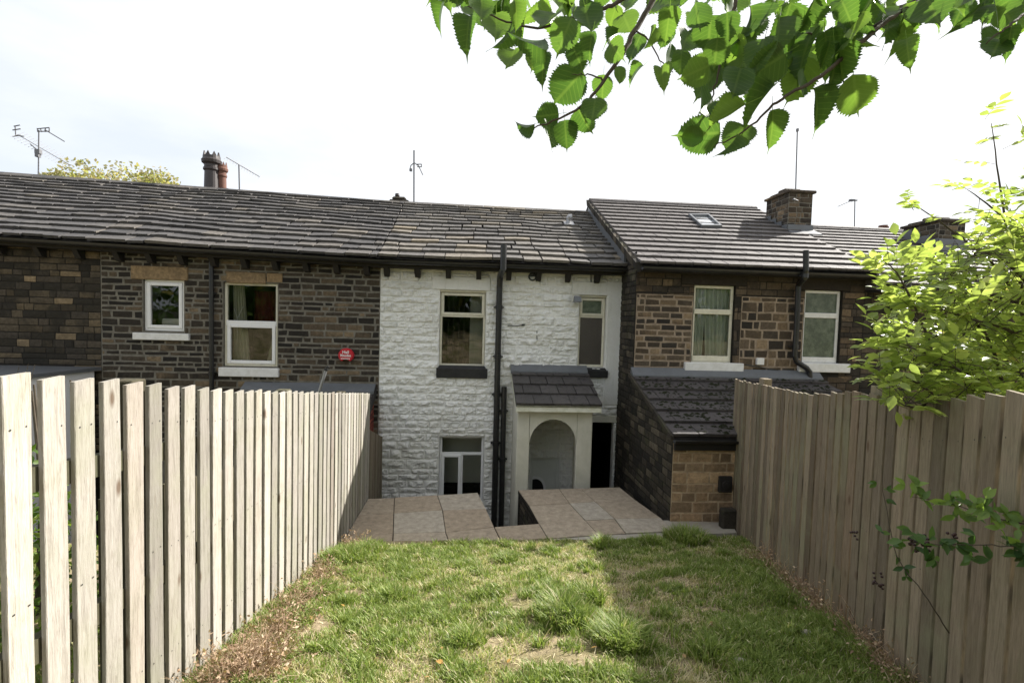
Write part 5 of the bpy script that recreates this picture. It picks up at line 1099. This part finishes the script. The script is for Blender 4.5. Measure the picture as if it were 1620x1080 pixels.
for _ in range(4200):   # the crown behind the viewpoint (what the windows reflect)
    k = int(RNG.integers(0, 14)); cc = Vector(((k % 5)*2.3-4.2, -5.5-(k//5)*1.6, 2.6+((k*7) % 5)*1.6)); pc.append(list(cc+rv().normalized()*RNG.uniform(.7, 1.9)))
scatter('crown', 'quad', pc, RNG.normal(size=(len(pc), 3)), RNG.normal(size=(len(pc), 3)), RNG.uniform(.16, .34, len(pc)), M['leaf_big'], ot, smooth=False)
for k in range(14): cc = Vector(((k % 5)*2.3-4.2, -5.5-(k//5)*1.6, 2.6+((k*7) % 5)*1.6)); br.tube([Vector((3.4, -1.9, 5.2)), (Vector((3.4, -1.9, 6.2))+cc)/2, cc], [.07, .045, .015], 6)
br.build('branch', M['bark'], ot, True); scatter('foliage', ['big', 'big2', 'big3', 'big4', 'big5'], pos, tip, nrm, siz, M['leaf_big'], ot, RNG.random(len(pos))**1.3*.97)
# ================================================================= BRIGHT TREE behind the right fence
at_ = thing('young_ash_tree', 'bright yellow-green young tree leaning over the top of the right fence', 'tree', (4.0, 2.9, gz(4.0, 2.9)))
mb = MB(); tb = Vector((4.3, 3.3, gz(4.3, 3.3)-.1)); mb.tube([tb, tb+Vector((-.1, -.05, .8)), tb+Vector((.0, 0, 1.8)), tb+Vector((.1, .05, 3.4))], [.06, .045, .035, .015], 10); mb.build('trunk', M['bark'], at_, True)
br = MB(); BR = []
A = [[(1700, 900, 3.6), (1600, 740, 3.3), (1520, 660, 3.0), (1450, 605, 2.75), (1405, 590, 2.7)], [(1700, 900, 3.6), (1590, 720, 3.3), (1500, 620, 3.0), (1462, 520, 2.9), (1425, 440, 2.85), (1400, 415, 2.85)],
 [(1680, 760, 3.5), (1600, 640, 3.4), (1560, 530, 3.3), (1480, 470, 3.2), (1425, 470, 3.1)], [(1700, 700, 3.7), (1640, 560, 3.6), (1590, 440, 3.5), (1500, 360, 3.4), (1440, 320, 3.4)], [(1700, 700, 3.7), (1640, 520, 3.6), (1600, 400, 3.5), (1580, 280, 3.5), (1568, 195, 3.5)],
 [(1700, 640, 3.6), (1640, 470, 3.4), (1560, 400, 3.2), (1500, 440, 3.1), (1430, 470, 3.0)], [(1690, 740, 3.3), (1600, 660, 3.0), (1540, 600, 2.8), (1470, 560, 2.7), (1415, 545, 2.65)], [(1720, 560, 3.6), (1680, 420, 3.6), (1640, 320, 3.5), (1625, 240, 3.5)],
 [(1700, 780, 3.2), (1600, 690, 2.9), (1500, 640, 2.7), (1445, 645, 2.6), (1420, 635, 2.6)], [(1700, 600, 3.8), (1610, 470, 3.8), (1530, 430, 3.7), (1450, 410, 3.6)], [(1690, 680, 3.9), (1580, 560, 3.9), (1500, 540, 3.8), (1430, 520, 3.7)], [(1690, 500, 3.9), (1640, 400, 3.9), (1570, 330, 3.8), (1530, 300, 3.7)],
 [(1690, 720, 3.6), (1600, 640, 3.5), (1540, 640, 3.3), (1470, 610, 3.2), (1410, 600, 3.1)], [(1750, 650, 3.4), (1660, 560, 3.2), (1590, 520, 3.1), (1520, 500, 3.0), (1460, 480, 2.95)], [(1750, 820, 3.4), (1700, 640, 3.2), (1640, 600, 3.0), (1580, 580, 2.9)], [(1760, 420, 3.7), (1700, 360, 3.6), (1650, 380, 3.4), (1600, 370, 3.3)]]
for a in A: branch(a, .016, .002)
pos = []; tip = []; nrm = []; siz = []; ton = []
def pinnate(p_, d, L_, sz, n=4):
    e_ = proj(p_+d.normalized()*L_)
    if (e_[0] < 1360 and e_[1] < 700) or (e_[1] < interp([(1360, 400), (1420, 290), (1480, 270), (1520, 170), (1640, 120)], e_[0])): return
    d = d.normalized(); sd = d.cross(Vector((0, 0, 1))+rv()*.25).normalized(); up = sd.cross(d)
    pts_ = [p_+d*L_*t+Vector((0, 0, -.12*L_*t*t)) for t in (0, .35, .7, 1)]; br.tube(pts_, [.0016, .0013, .001, .0006], 4, cap=False)
    tb_ = RNG.uniform(0, .75)
    for i in range(n):
        t = .25+.7*i/n; q_ = p_+d*L_*t+Vector((0, 0, -.12*L_*t*t))
        for s_ in (-1, 1):
            pos.append(q_); tip.append(sd*s_+d*.75+rv()*.12-Vector((0, 0, .15))); nrm.append(up+rv()*.3); siz.append(sz*RNG.uniform(.8, 1.1)); ton.append(min(1, max(0, tb_+RNG.normal()*.15)))
    pos.append(pts_[-1]); tip.append(d+rv()*.1); nrm.append(up+rv()*.2); siz.append(sz*1.1); ton.append(tb_)
for bi, sm_ in enumerate(BR):
    n = len(sm_); sparse = bi in (3, 4, 7, 11)
    for i in range(int(n*.22), n):
        for r_ in range(1 if sparse else 2):
            if RNG.random() < .30: continue
            d = (sm_[min(i+1, n-1)]-sm_[i-1]).normalized(); o_ = rv(); o_ = (o_-d*o_.dot(d)).normalized(); o_.z = abs(o_.z)*.4-.05+(-.2 if sparse else 0)
            pinnate(sm_[i]+rv()*.02, d*.7+o_, RNG.uniform(.14, .24) if sparse else RNG.uniform(.16, .28), RNG.uniform(.06, .095), 3)
    pinnate(sm_[-1], (sm_[-1]-sm_[-3]), .22, .09, 3)
for _ in range(330):   # side twigs filling the thick of the crown
    bi = int(RNG.integers(0, len(BR)))
    if bi in (3, 4, 7, 11): continue
    sm_ = BR[bi]; i = int(RNG.integers(len(sm_)//5, len(sm_)-3)); c = sm_[i]+rv()*.16
    px, py = proj(c)
    if py < interp([(1350, 520), (1400, 430), (1470, 400), (1540, 330), (1620, 290)], px) or (py > 625 and c.x < LR(c.y)+.1): continue
    br.tube([sm_[i], (sm_[i]+c)/2+rv()*.02, c], [.003, .002, .001], 4, cap=False); pinnate(c, rv()+Vector((-.5, -.2, .1)), RNG.uniform(.14, .28), RNG.uniform(.07, .10), 3)
k = 0
nt_ = 0
while k < 215 and nt_ < 9000:
    nt_ += 1   # the thick of the crown
    px, py, d = RNG.uniform(1390, 1700), RNG.uniform(320, 655), RNG.uniform(2.75, 4.3)
    if py < interp([(1370, 560), (1400, 455), (1470, 430), (1520, 350), (1570, 300), (1650, 250)], px)+(60*RNG.random()**2) or RNG.random() > interp([(1400, .08), (1470, .35), (1540, .8), (1680, 1)], px): continue
    c = at_d(px, py, d)
    if c.x < LR(c.y)+.05 and py > 640: continue
    sm_ = BR[int(RNG.integers(0, len(BR)))]; q_ = min((p_ for b_ in BR for p_ in b_[::3]), key=lambda p_: (p_-c).length)
    if (q_-c).length < .6: br.tube([q_, (q_+c)/2+rv()*.02, c], [.003, .002, .001], 4, cap=False)
    pinnate(c, rv()+Vector((-.5, -.2, .1)), RNG.uniform(.16, .28), RNG.uniform(.06, .095), 3); k += 1
for _ in range(350):   # rest of the tree outside the frame on the right
    c = Vector((4.9, 3.2, 3.2))+Vector((RNG.normal()*.7, RNG.normal()*.8, RNG.normal()*.9)); 
    if c.z < 1.4: continue
    px, py = proj(c)
    if px < 1625: continue
    pinnate(c, rv(), RNG.uniform(.15, .25), RNG.uniform(.05, .08), 4)
br.build('branch', M['bark'], at_, True); scatter('foliage', 'ovate', pos, tip, nrm, siz, M['leaf_ash'], at_, ton)
# ================================================================= BRAMBLE on the right fence
bb = thing('bramble', 'bramble shoots with green leaves and dried dark berries in front of the right fence', 'plant', (2.2, 2.0, gz(2.2, 2.0)))
br = MB(); BR = []; pos = []; tip = []; nrm = []; siz = []; ton = []
for a in ([(1700, 870, 1.9), (1640, 835, 1.95), (1580, 820, 2.0), (1520, 800, 2.1), (1470, 790, 2.15), (1440, 785, 2.2)], [(1700, 900, 1.8), (1640, 870, 1.9), (1570, 862, 1.95), (1500, 860, 2.0), (1440, 858, 2.1)], [(1500, 1000, 2.3), (1470, 950, 2.3), (1420, 880, 2.4), (1400, 790, 2.5), (1395, 735, 2.5)]): branch(a, .0035, .0012)
for bi, (sm_, cnt, rg_) in enumerate(zip(BR, (38, 28, 8), (.05, .05, .035))):
    n = len(sm_)
    for _ in range(cnt):
        i = int(RNG.integers(1 if bi < 2 else n//3, n)); c = sm_[i]+rv()*rg_*.6
        for k in range(3):
            pos.append(c); tip.append(rv()+Vector((0, 0, .1 if k else .3))); nrm.append(Vector((-.4, -.7, .7))+rv()*.4); siz.append(RNG.uniform(.045, .075)*(1 if bi < 2 else .7)); ton.append(RNG.uniform(.5, 1) if bi == 0 else RNG.uniform(0, .6))
for px, py, d in ((1440, 856, 2.1), (1450, 862, 2.1), (1460, 855, 2.05), (1352, 843, 2.6), (1386, 922, 2.4), (1392, 915, 2.4), (1470, 868, 2.05), (1510, 845, 2.0)):
    bm_ = MB()
    for _ in range(7): c = at_d(px, py, d)+rv()*.012; bm_.lathe(c, [(.002, -.006), (.006, -.003), (.007, 0), (.006, .003), (.002, .006)], 6)
    bm_.build('berry_cluster', M['berry'], bb, True)
br.build('stem', M['bark'], bb, True); scatter('foliage', 'ovate', pos, tip, nrm, siz, M['leaf_bramble'], bb, ton)
# ================================================================= HEDGE behind the left fence
hd = thing('hedge', 'leafy green hedge in the neighbouring garden behind the near end of the left fence', 'hedge', (-3.2, 3.2, gz(-3.2, 3.2)))
N = 9000; P = []; 
while len(P) < N:
    c = Vector((RNG.uniform(-4.6, -2.35), RNG.uniform(1.3, 3.6), RNG.uniform(.3, 2.55))); top = 2.42+MN.noise(c*1.7)*.16-1.1*max(0, c.y-2.45+.5*(c.x+2.5))
    if c.z < top and (c.x > -2.75+MN.noise(c*2)*.25 or c.z > top-.4 or RNG.random() < .2): P.append(c)
o_ = np.array([list(p_) for p_ in P]); scatter('foliage', 'ovate', o_, RNG.normal(size=(N, 3))+np.array([.5, -.1, .4]), RNG.normal(size=(N, 3))+np.array([.6, 0, .8]), RNG.uniform(.04, .075, N), M['leaf_hedge'], hd)
mb = MB()
for i in range(9): x = -3.2+RNG.uniform(-.4, .4); y = 1.9+i*.28; mb.tube([(x, y, gz(x, y)-.05), (x+.05, y, 1.4), (x-.05, y+.05, 2.1)], [.02, .015, .006], 6)
for p_ in ((20, 600), (30, 580), (45, 575), (55, 577)): a = at_d(*p_, 2.9); mb.tube([a-Vector((.1, 0, .4)), a], [.004, .0015], 4)
mb.build('stem', M['bark'], hd)
# ================================================================= AUTUMN TREE beyond the roofs
def fartree(name, label, c, rx, rz, n, mat, base, sz=(.16, .3), lobes=12):
    t = thing(name, label, 'tree', (c.x, c.y, base)); mb = MB(); mb.tube([(c.x, c.y, base), (c.x+.1, c.y, c.z-rz*.6), (c.x, c.y, c.z+rz*.4)], [.35, .2, .05], 10)
    lb = []
    for k in range(lobes):
        th_ = RNG.uniform(0, 6.28); r_ = RNG.uniform(.2, .8); q_ = c+Vector((rx*r_*math.cos(th_), rx*.8*r_*math.sin(th_), rz*RNG.uniform(-.5, .62)*(1.1-r_*.6))); lb.append((q_, RNG.uniform(.28, .45)*min(rx, rz*1.3))); mb.tube([(c.x+.05, c.y, c.z-rz*.4), (c+q_)/2, q_], [.09, .05, .02], 5)
    mb.build('trunk', M['bark'], t, True); pos = []; 
    for i in range(n):
        q_, r_ = lb[i % lobes]; v = rv().normalized(); pos.append(q_+v*r_*RNG.uniform(.55, 1.12))
    scatter('crown', 'quad', [list(p_) for p_ in pos], RNG.normal(size=(n, 3)), RNG.normal(size=(n, 3))+np.array([0, -.3, .6]), RNG.uniform(*sz, n), mat, t, smooth=False)
c = on_y(208, 322, 24); fartree('autumn_tree', 'brownish-green autumn tree crown showing behind the ridge left of the chimney pots', c+Vector((0, 0, .02)), 4.0, 1.9, 14000, M['leaf_autumn'], YARD, (.12, .22), 26)
# ================================================================= GRASS
def grass(name, N, sampler, hfun, wmul=1.0, kind='stuff', lean=(.15, .95)):
    ln_ = lean
    xy = sampler(N); N = len(xy); z = np.array([gz(a, b) for a, b in xy]); h, ton = hfun(xy); az = RNG.uniform(0, 6.283, N); lean = RNG.uniform(*ln_, N)*h; wd = RNG.uniform(.0020, .0040, N)*wmul
    dx, dy = np.cos(az), np.sin(az); sx, sy = -dy, dx; b = np.stack([xy[:, 0], xy[:, 1], z-.006], 1); P = np.zeros((N, 7, 3))
    for j, (f, wf) in enumerate(((0, 1), (.4, .9), (.75, .6))):
        cx_ = b+np.stack([dx*lean*f*f, dy*lean*f*f, h*(f-.18*f*f)], 1)
        for s_ in (0, 1): P[:, j*2+s_] = cx_+np.stack([sx, sy, 0*sx], 1)*(wd*wf*(1 if s_ else -1))[:, None]
    P[:, 6] = b+np.stack([dx*lean, dy*lean, h*.8], 1)
    fc = np.array([0, 1, 3, 2, 2, 3, 5, 4, 4, 5, 6]); ln1 = np.array([4, 4, 3]); LI = (fc[None]+np.arange(N)[:, None]*7).ravel(); ln = np.tile(ln1, N); stt = np.concatenate([[0], np.cumsum(ln)[:-1]])
    me = bpy.data.meshes.new(name); me.vertices.add(N*7); me.vertices.foreach_set('co', P.ravel()); me.loops.add(len(LI)); me.loops.foreach_set('vertex_index', LI.astype(np.int32)); me.polygons.add(len(ln)); me.polygons.foreach_set('loop_start', stt.astype(np.int32)); me.polygons.foreach_set('loop_total', ln.astype(np.int32)); me.update(calc_edges=True)
    ca = me.attributes.new('tone', 'FLOAT_COLOR', 'POINT'); arr = np.ones((N, 7, 4), np.float32); arr[:, :, 0] = ton[:, None]; ca.data.foreach_set('color', arr.ravel()); me.materials.append(M['grass']); o = bpy.data.objects.new(name, me); COL.objects.link(o); return tag(o, kind=kind)
clumps = [(on_z(px, py, z_), r_, hh) for px, py, z_, r_, hh in ((1085, 858, .02, .26, .20), (1030, 866, .05, .14, .13), (955, 874, .05, .15, .15), (870, 882, .05, .13, .07), (660, 885, .05, .16, .08), (890, 1000, .45, .20, .20), (985, 1035, .52, .20, .18), (935, 965, .4, .11, .18), (800, 900, .1, .12, .10), (740, 1040, .5, .12, .10), (620, 960, .35, .13, .10), (1120, 1060, .55, .14, .13), (1240, 960, .4, .14, .11), (905, 960, .35, .06, .12), (580, 885, .05, .22, .14), (540, 905, .1, .22, .15), (500, 960, .3, .16, .09), (700, 1000, .4, .16, .06), (620, 1040, .5, .18, .07), (1180, 1040, .5, .2, .08), (1300, 1010, .5, .2, .08))]
rg = random.Random(77)
for _ in range(300):
    y = 1.6+4.1*rg.random(); x = rg.uniform(-1.45, LR(y)-.05); p_ = MN.noise((x*1.1, y*1.1, 5.5)); 
    if p_ < rg.uniform(-.9, .05): continue
    clumps.append((Vector((x, y, 0)), rg.uniform(.035, .13), rg.uniform(.02, .065)))
CA = np.array([(c.x, c.y, r_, ch) for c, r_, ch in clumps])
bare = [(on_z(px, py, z_), r_) for px, py, z_, r_ in ((895, 1058, .55, .26), (850, 1072, .57, .18), (830, 970, .38, .17), (850, 1005, .45, .10), (730, 920, .2, .12), (620, 925, .2, .12), (560, 960, .3, .1), (985, 920, .25, .13), (700, 985, .35, .1), (920, 925, .25, .1), (780, 1030, .5, .1), (500, 1010, .45, .12), (1130, 985, .4, .14), (1060, 930, .3, .12))]
BA = np.array([(c.x, c.y, r_) for c, r_ in bare])
def patch(x, y): return MN.noise((x*1.1, y*1.1, 5.5))+.5*MN.noise((x*3.1, y*3.1, 1.5))
def ongrass(x, y):
    if y > 5.35:
        px, py = proj((x, y, .0)); return py > interp([(530, 874), (712, 869), (867, 862), (1066, 850), (1160, 845)], px)+MN.noise((x*3, 4.4, 0))*9+MN.noise((x*11, 1.4, 0))*5
    return True
def samp(N):
    out = []
    while len(out) < N:
        y = 1.2+4.7*RNG.random()**1.15; x = RNG.uniform(-1.62, LR(y)+.1)
        if not ongrass(x, y): continue
        d = .78+.45*patch(x, y)+.9*MN.noise((x*8, y*8, 3)); q_ = (np.hypot(BA[:, 0]-x, BA[:, 1]-y)/BA[:, 2]).min()
        if q_ < 1.3: d *= .02+.6*sm(.65, 1.3, q_)
        if RNG.random() < d: out.append((x, y))
    return np.array(out)
def hf(xy):
    N = len(xy); h = np.zeros(N); t = np.zeros(N)
    for i, (x, y) in enumerate(xy):
        p_ = patch(x, y); tf = max(0, MN.noise((x*9, y*9, 8))); h[i] = .022+.016*max(-.6, p_)+.036*RNG.random()+.09*tf
        dry = .24-.55*p_-.5*tf+.75*MN.noise((x*5, y*5, 0)); t[i] = RNG.uniform(.72, 1) if RNG.random() < min(.8, max(.06, dry)) else RNG.uniform(0, .72)
    return h, t
grass('grass', 160000, samp, hf)
def sampc(N):
    out = []
    for cx, cy, r_, ch in CA:
        for _ in range(int(min(2200, N*r_*r_*(5 if ch > .07 else 3.8)))):
            a = RNG.uniform(0, 6.283); q_ = r_*RNG.random()**.7; x, y = cx+q_*math.cos(a), cy+q_*math.sin(a)
            if ongrass(x, y-.04): out.append((x, y))
    return np.array(out)
def hfc(xy):
    h = np.zeros(len(xy))
    for i, (x, y) in enumerate(xy):
        q_ = np.hypot(CA[:, 0]-x, CA[:, 1]-y)/CA[:, 2]; h[i] = (np.where(q_ < 1.05, CA[:, 3]*(1-.5*np.clip(q_, 0, 1)), 0).max()+.03)*RNG.uniform(.55, 1.25)
    return h, np.where(RNG.random(len(xy)) < .07, .85, RNG.uniform(.05, .72, len(xy)))
grass('grass_tufts', 6500, sampc, hfc, 1.35)
def hfs(xy): N = len(xy); return RNG.uniform(.012, .03, N), RNG.uniform(.8, 1, N)
def samps(N):
    out = []
    while len(out) < N:
        y = 1.2+4.5*RNG.random(); x = RNG.uniform(-1.5, LR(y))
        if ongrass(x, y-.05) and RNG.random() < .5-.8*patch(x, y)+.4*MN.noise((x*4, y*4, 9)): out.append((x, y))
    return np.array(out)
grass('dry_grass', 16000, samps, hfs, 1.1, lean=(1.2, 3.5))
N = 15000; wx = RNG.uniform(-32, 32, N); wy = -13+2.2*np.sin(wx*.5)+RNG.normal(size=N)*.8; wz = RNG.random(N)**.8*(4.2+.8*np.sin(wx*.9)+.7*np.sin(wx*2.3+1))+1.0
tag(scatter('reflection_trees', 'quad', np.stack([wx, wy, wz], 1), RNG.normal(size=(N, 3)), RNG.normal(size=(N, 3))+np.array([0, .8, .3]), RNG.uniform(.35, .75, N), M['leaf_big'], None, smooth=False), kind='stuff')  # unseen tree belt added behind the camera to darken the window reflections
def sampn(N):
    y = RNG.uniform(.4, 5.6, N); s_ = RNG.random(N) < .5; x = np.where(s_, RNG.uniform(-5.5, -1.7, N), 2.0+.297*y+RNG.uniform(0, 5, N)); return np.stack([x, y], 1)
grass('grass', 26000, sampn, lambda xy: (RNG.uniform(.04, .10, len(xy)), RNG.random(len(xy))), 2.2)
# ================================================================= DRY WEEDS AND FALLEN LEAVES
def weeds(name, spots, n, hh, seed):
    mb = MB(); rg = random.Random(seed); pos = []; tip = []; nrm = []; siz = []
    for _ in range(n):
        c, r_ = spots[rg.randrange(len(spots))]; x = c[0]+rg.gauss(0, r_*.38); y = c[1]+rg.gauss(0, r_*.8)
        x = min(max(x, XLF+.03), LR(y)-.04); z = gz(x, y); p_ = Vector((x, y, z-.01)); d = Vector((rg.gauss(0, .5), rg.gauss(0, .5), rg.uniform(.3, 1.0))).normalized(); L_ = hh*rg.uniform(.3, 1.1); pts_ = [p_]
        for k in range(4): d = (d+Vector((rg.gauss(0, .3), rg.gauss(0, .3), rg.gauss(-.12, .25)))).normalized(); pts_.append(pts_[-1]+d*L_/4)
        mb.tube(pts_, [.0016, .0014, .0012, .001, .0006], 3, 0, (rg.random(), .5, .5), False)
        for k in range(rg.randint(1, 4)): pos.append(pts_[rg.randint(1, 4)]+Vector((rg.gauss(0, .01), rg.gauss(0, .01), 0))); tip.append((rg.gauss(0, 1), rg.gauss(0, 1), rg.gauss(-.2, .6))); nrm.append((rg.gauss(0, 1), rg.gauss(0, 1), 1.)); siz.append(rg.uniform(.012, .032))
    o = mb.build(name, M['dead_stem']); tag(o, kind='stuff'); tag(scatter('dead_leaves', 'ovate', pos, tip, nrm, siz, M['dead_stem']), kind='stuff')
G = lambda px, py, z_: tuple(on_z(px, py, z_).xy)
weeds('dry_weeds', [(G(345, 1075, .7), .14), (G(375, 1075, .68), .14), (G(420, 1070, .62), .16), (G(560, 875, .05), .06), (G(410, 1040, .6), .2), (G(450, 1000, .5), .16), (G(480, 960, .4), .14), (G(510, 930, .25), .12), (G(400, 1075, .7), .15)], 1900, .26, 3)
weeds('dry_weeds', [(G(1260, 905, .45), .2), (G(1310, 935, .5), .2), (G(1350, 960, .55), .2), (G(1400, 1020, .65), .2), (G(1210, 880, .3), .14), (G(1450, 1070, .75), .2)], 1100, .26, 4)
rg = random.Random(9)
def setleaf(px, py, s_, col, grp=True):
    p_ = on_z(px, py, .3)
    for _ in range(5): p_ = on_z(px, py, gz(p_.x, p_.y)+.03)
    V, Fc, T = leaf_template('ovate'); a = rg.uniform(0, 6.28); Rm = Matrix.Rotation(a, 3, 'Z') @ Matrix.Rotation(rg.uniform(-.5, .5), 3, 'X') @ Matrix.Rotation(rg.uniform(-.4, .3), 3, 'Y')
    mb = MB(); mb.add([p_+Rm @ (Vector(v)*s_*Vector((1, 1.3, 1)) if False else Vector((v[0]*s_, v[1]*s_*1.4, v[2]*s_))) for v in V], Fc, 0, (col, .5, .5)); o = mb.build('fallen_leaf', M['leaf_fallen'])
    return tag(o, 'small curled brown or yellow leaf lying on the grass', 'leaf', 'fallen leaves on the lawn')
for px, py, s_, c_ in ((702, 1048, .07, .9), (708, 1058, .06, .2), (540, 955, .06, .95), (495, 975, .06, .8), (700, 1022, .05, .7), (803, 1048, .05, .95), (945, 1022, .06, .9), (1230, 980, .05, .9), (557, 1005, .07, .1), (708, 990, .05, .1), (1085, 1040, .05, .3), (1170, 1043, .05, .2), (640, 1010, .05, .3), (1130, 985, .06, .2), (1275, 998, .06, .15), (860, 1075, .06, .2), (1320, 870, .06, .5), (1310, 895, .05, .2), (680, 1070, .05, .5), (455, 1060, .06, .3), (600, 1040, .05, .2), (1010, 955, .05, .15), (755, 1075, .05, .2), (830, 1065, .05, .4)): setleaf(px, py, s_*.7, min(.9, c_*.8))
def stone(px, py, s_, label, seed):
    p_ = on_z(px, py, .3)
    for _ in range(5): p_ = on_z(px, py, gz(p_.x, p_.y)+.02)
    rg2 = random.Random(seed); mb = MB(); K = 7; vs = []
    for j, (r_, h) in enumerate(((.8, -.3), (1, 0), (.75, .35), (.3, .5))):
        for k in range(K): a = 6.283*k/K; vs.append(p_+Vector((math.cos(a)*r_*rg2.uniform(.8, 1.2)*1.5, math.sin(a)*r_*rg2.uniform(.8, 1.2), h+rg2.uniform(-.1, .1)))*s_)
    mb.add(vs, [(j*K+k, j*K+(k+1) % K, (j+1)*K+(k+1) % K, (j+1)*K+k) for j in range(3) for k in range(K)]+[tuple(3*K+k for k in range(K))]); return tag(mb.build('stone', M['concrete']), label, 'stone')
stone(782, 972, .035, 'small pale stone in the sunny middle of the lawn', 1); stone(1275, 1000, .03, 'pale stone in the shaded grass near the right fence', 2); stone(1172, 1045, .028, 'pale stone in shaded grass at the bottom of the view', 3)
# ------------------------------------------------------------------ light
SUN = Vector((1.24, .635, 1.0)).normalized()
sl = bpy.data.lights.new('sun', 'SUN'); sl.energy = 5.0; sl.angle = R_(.6); sl.color = (1, .955, .88)
so = bpy.data.objects.new('sun', sl); COL.objects.link(so); so.rotation_euler = SUN.to_track_quat('Z', 'Y').to_euler()
w = bpy.data.worlds.new('World'); S.world = w; w.use_nodes = True; nt = w.node_tree; nt.nodes.clear()
out = nt.nodes.new('ShaderNodeOutputWorld'); sky = nt.nodes.new('ShaderNodeTexSky'); sky.sky_type = 'NISHITA'; sky.sun_disc = False
sky.sun_elevation = math.asin(SUN.z); sky.sun_rotation = math.atan2(SUN.x, SUN.y)
b1 = nt.nodes.new('ShaderNodeBackground'); b1.inputs[1].default_value = .08; nt.links.new(sky.outputs[0], b1.inputs[0])
tc = nt.nodes.new('ShaderNodeTexCoord'); mp = nt.nodes.new('ShaderNodeMapping'); mp.inputs['Scale'].default_value = (1.2, 1.2, 3.5); mp.inputs['Location'].default_value = (.3, .1, .4); nt.links.new(tc.outputs['Generated'], mp.inputs[0])
nz = nt.nodes.new('ShaderNodeTexNoise'); nz.inputs['Scale'].default_value = 1.6; nz.inputs['Detail'].default_value = 7; nz.inputs['Roughness'].default_value = .55; nt.links.new(mp.outputs[0], nz.inputs['Vector'])
# clouds: thin bright overcast, brighter round the sun, with faint blue-grey gaps
vd = nt.nodes.new('ShaderNodeVectorMath'); vd.operation = 'DOT_PRODUCT'; nt.links.new(tc.outputs['Generated'], vd.inputs[0]); vd.inputs[1].default_value = SUN
ad = nt.nodes.new('ShaderNodeMath'); ad.operation = 'MULTIPLY_ADD'; nt.links.new(vd.outputs['Value'], ad.inputs[0]); ad.inputs[1].default_value = .42; nt.links.new(nz.outputs[0], ad.inputs[2])
rp = nt.nodes.new('ShaderNodeValToRGB'); e = rp.color_ramp.elements; e[0].position = .42; e[0].color = (.74, .79, .86, 1); e[1].position = .78; e[1].color = (1, 1, 1, 1); nt.links.new(ad.outputs[0], rp.inputs[0])
b2 = nt.nodes.new('ShaderNodeBackground'); b2.inputs[1].default_value = .57; nt.links.new(rp.outputs[0], b2.inputs[0])
mx = nt.nodes.new('ShaderNodeMixShader'); mx.inputs[0].default_value = .9; nt.links.new(b1.outputs[0], mx.inputs[1]); nt.links.new(b2.outputs[0], mx.inputs[2]); nt.links.new(mx.outputs[0], out.inputs[0])
S.view_settings.view_transform = 'Standard'; S.view_settings.look = 'None'; S.view_settings.exposure = 1.12; S.view_settings.gamma = 1
S.cycles.max_bounces = 8; S.cycles.transparent_max_bounces = 12; S.cycles.transmission_bounces = 4
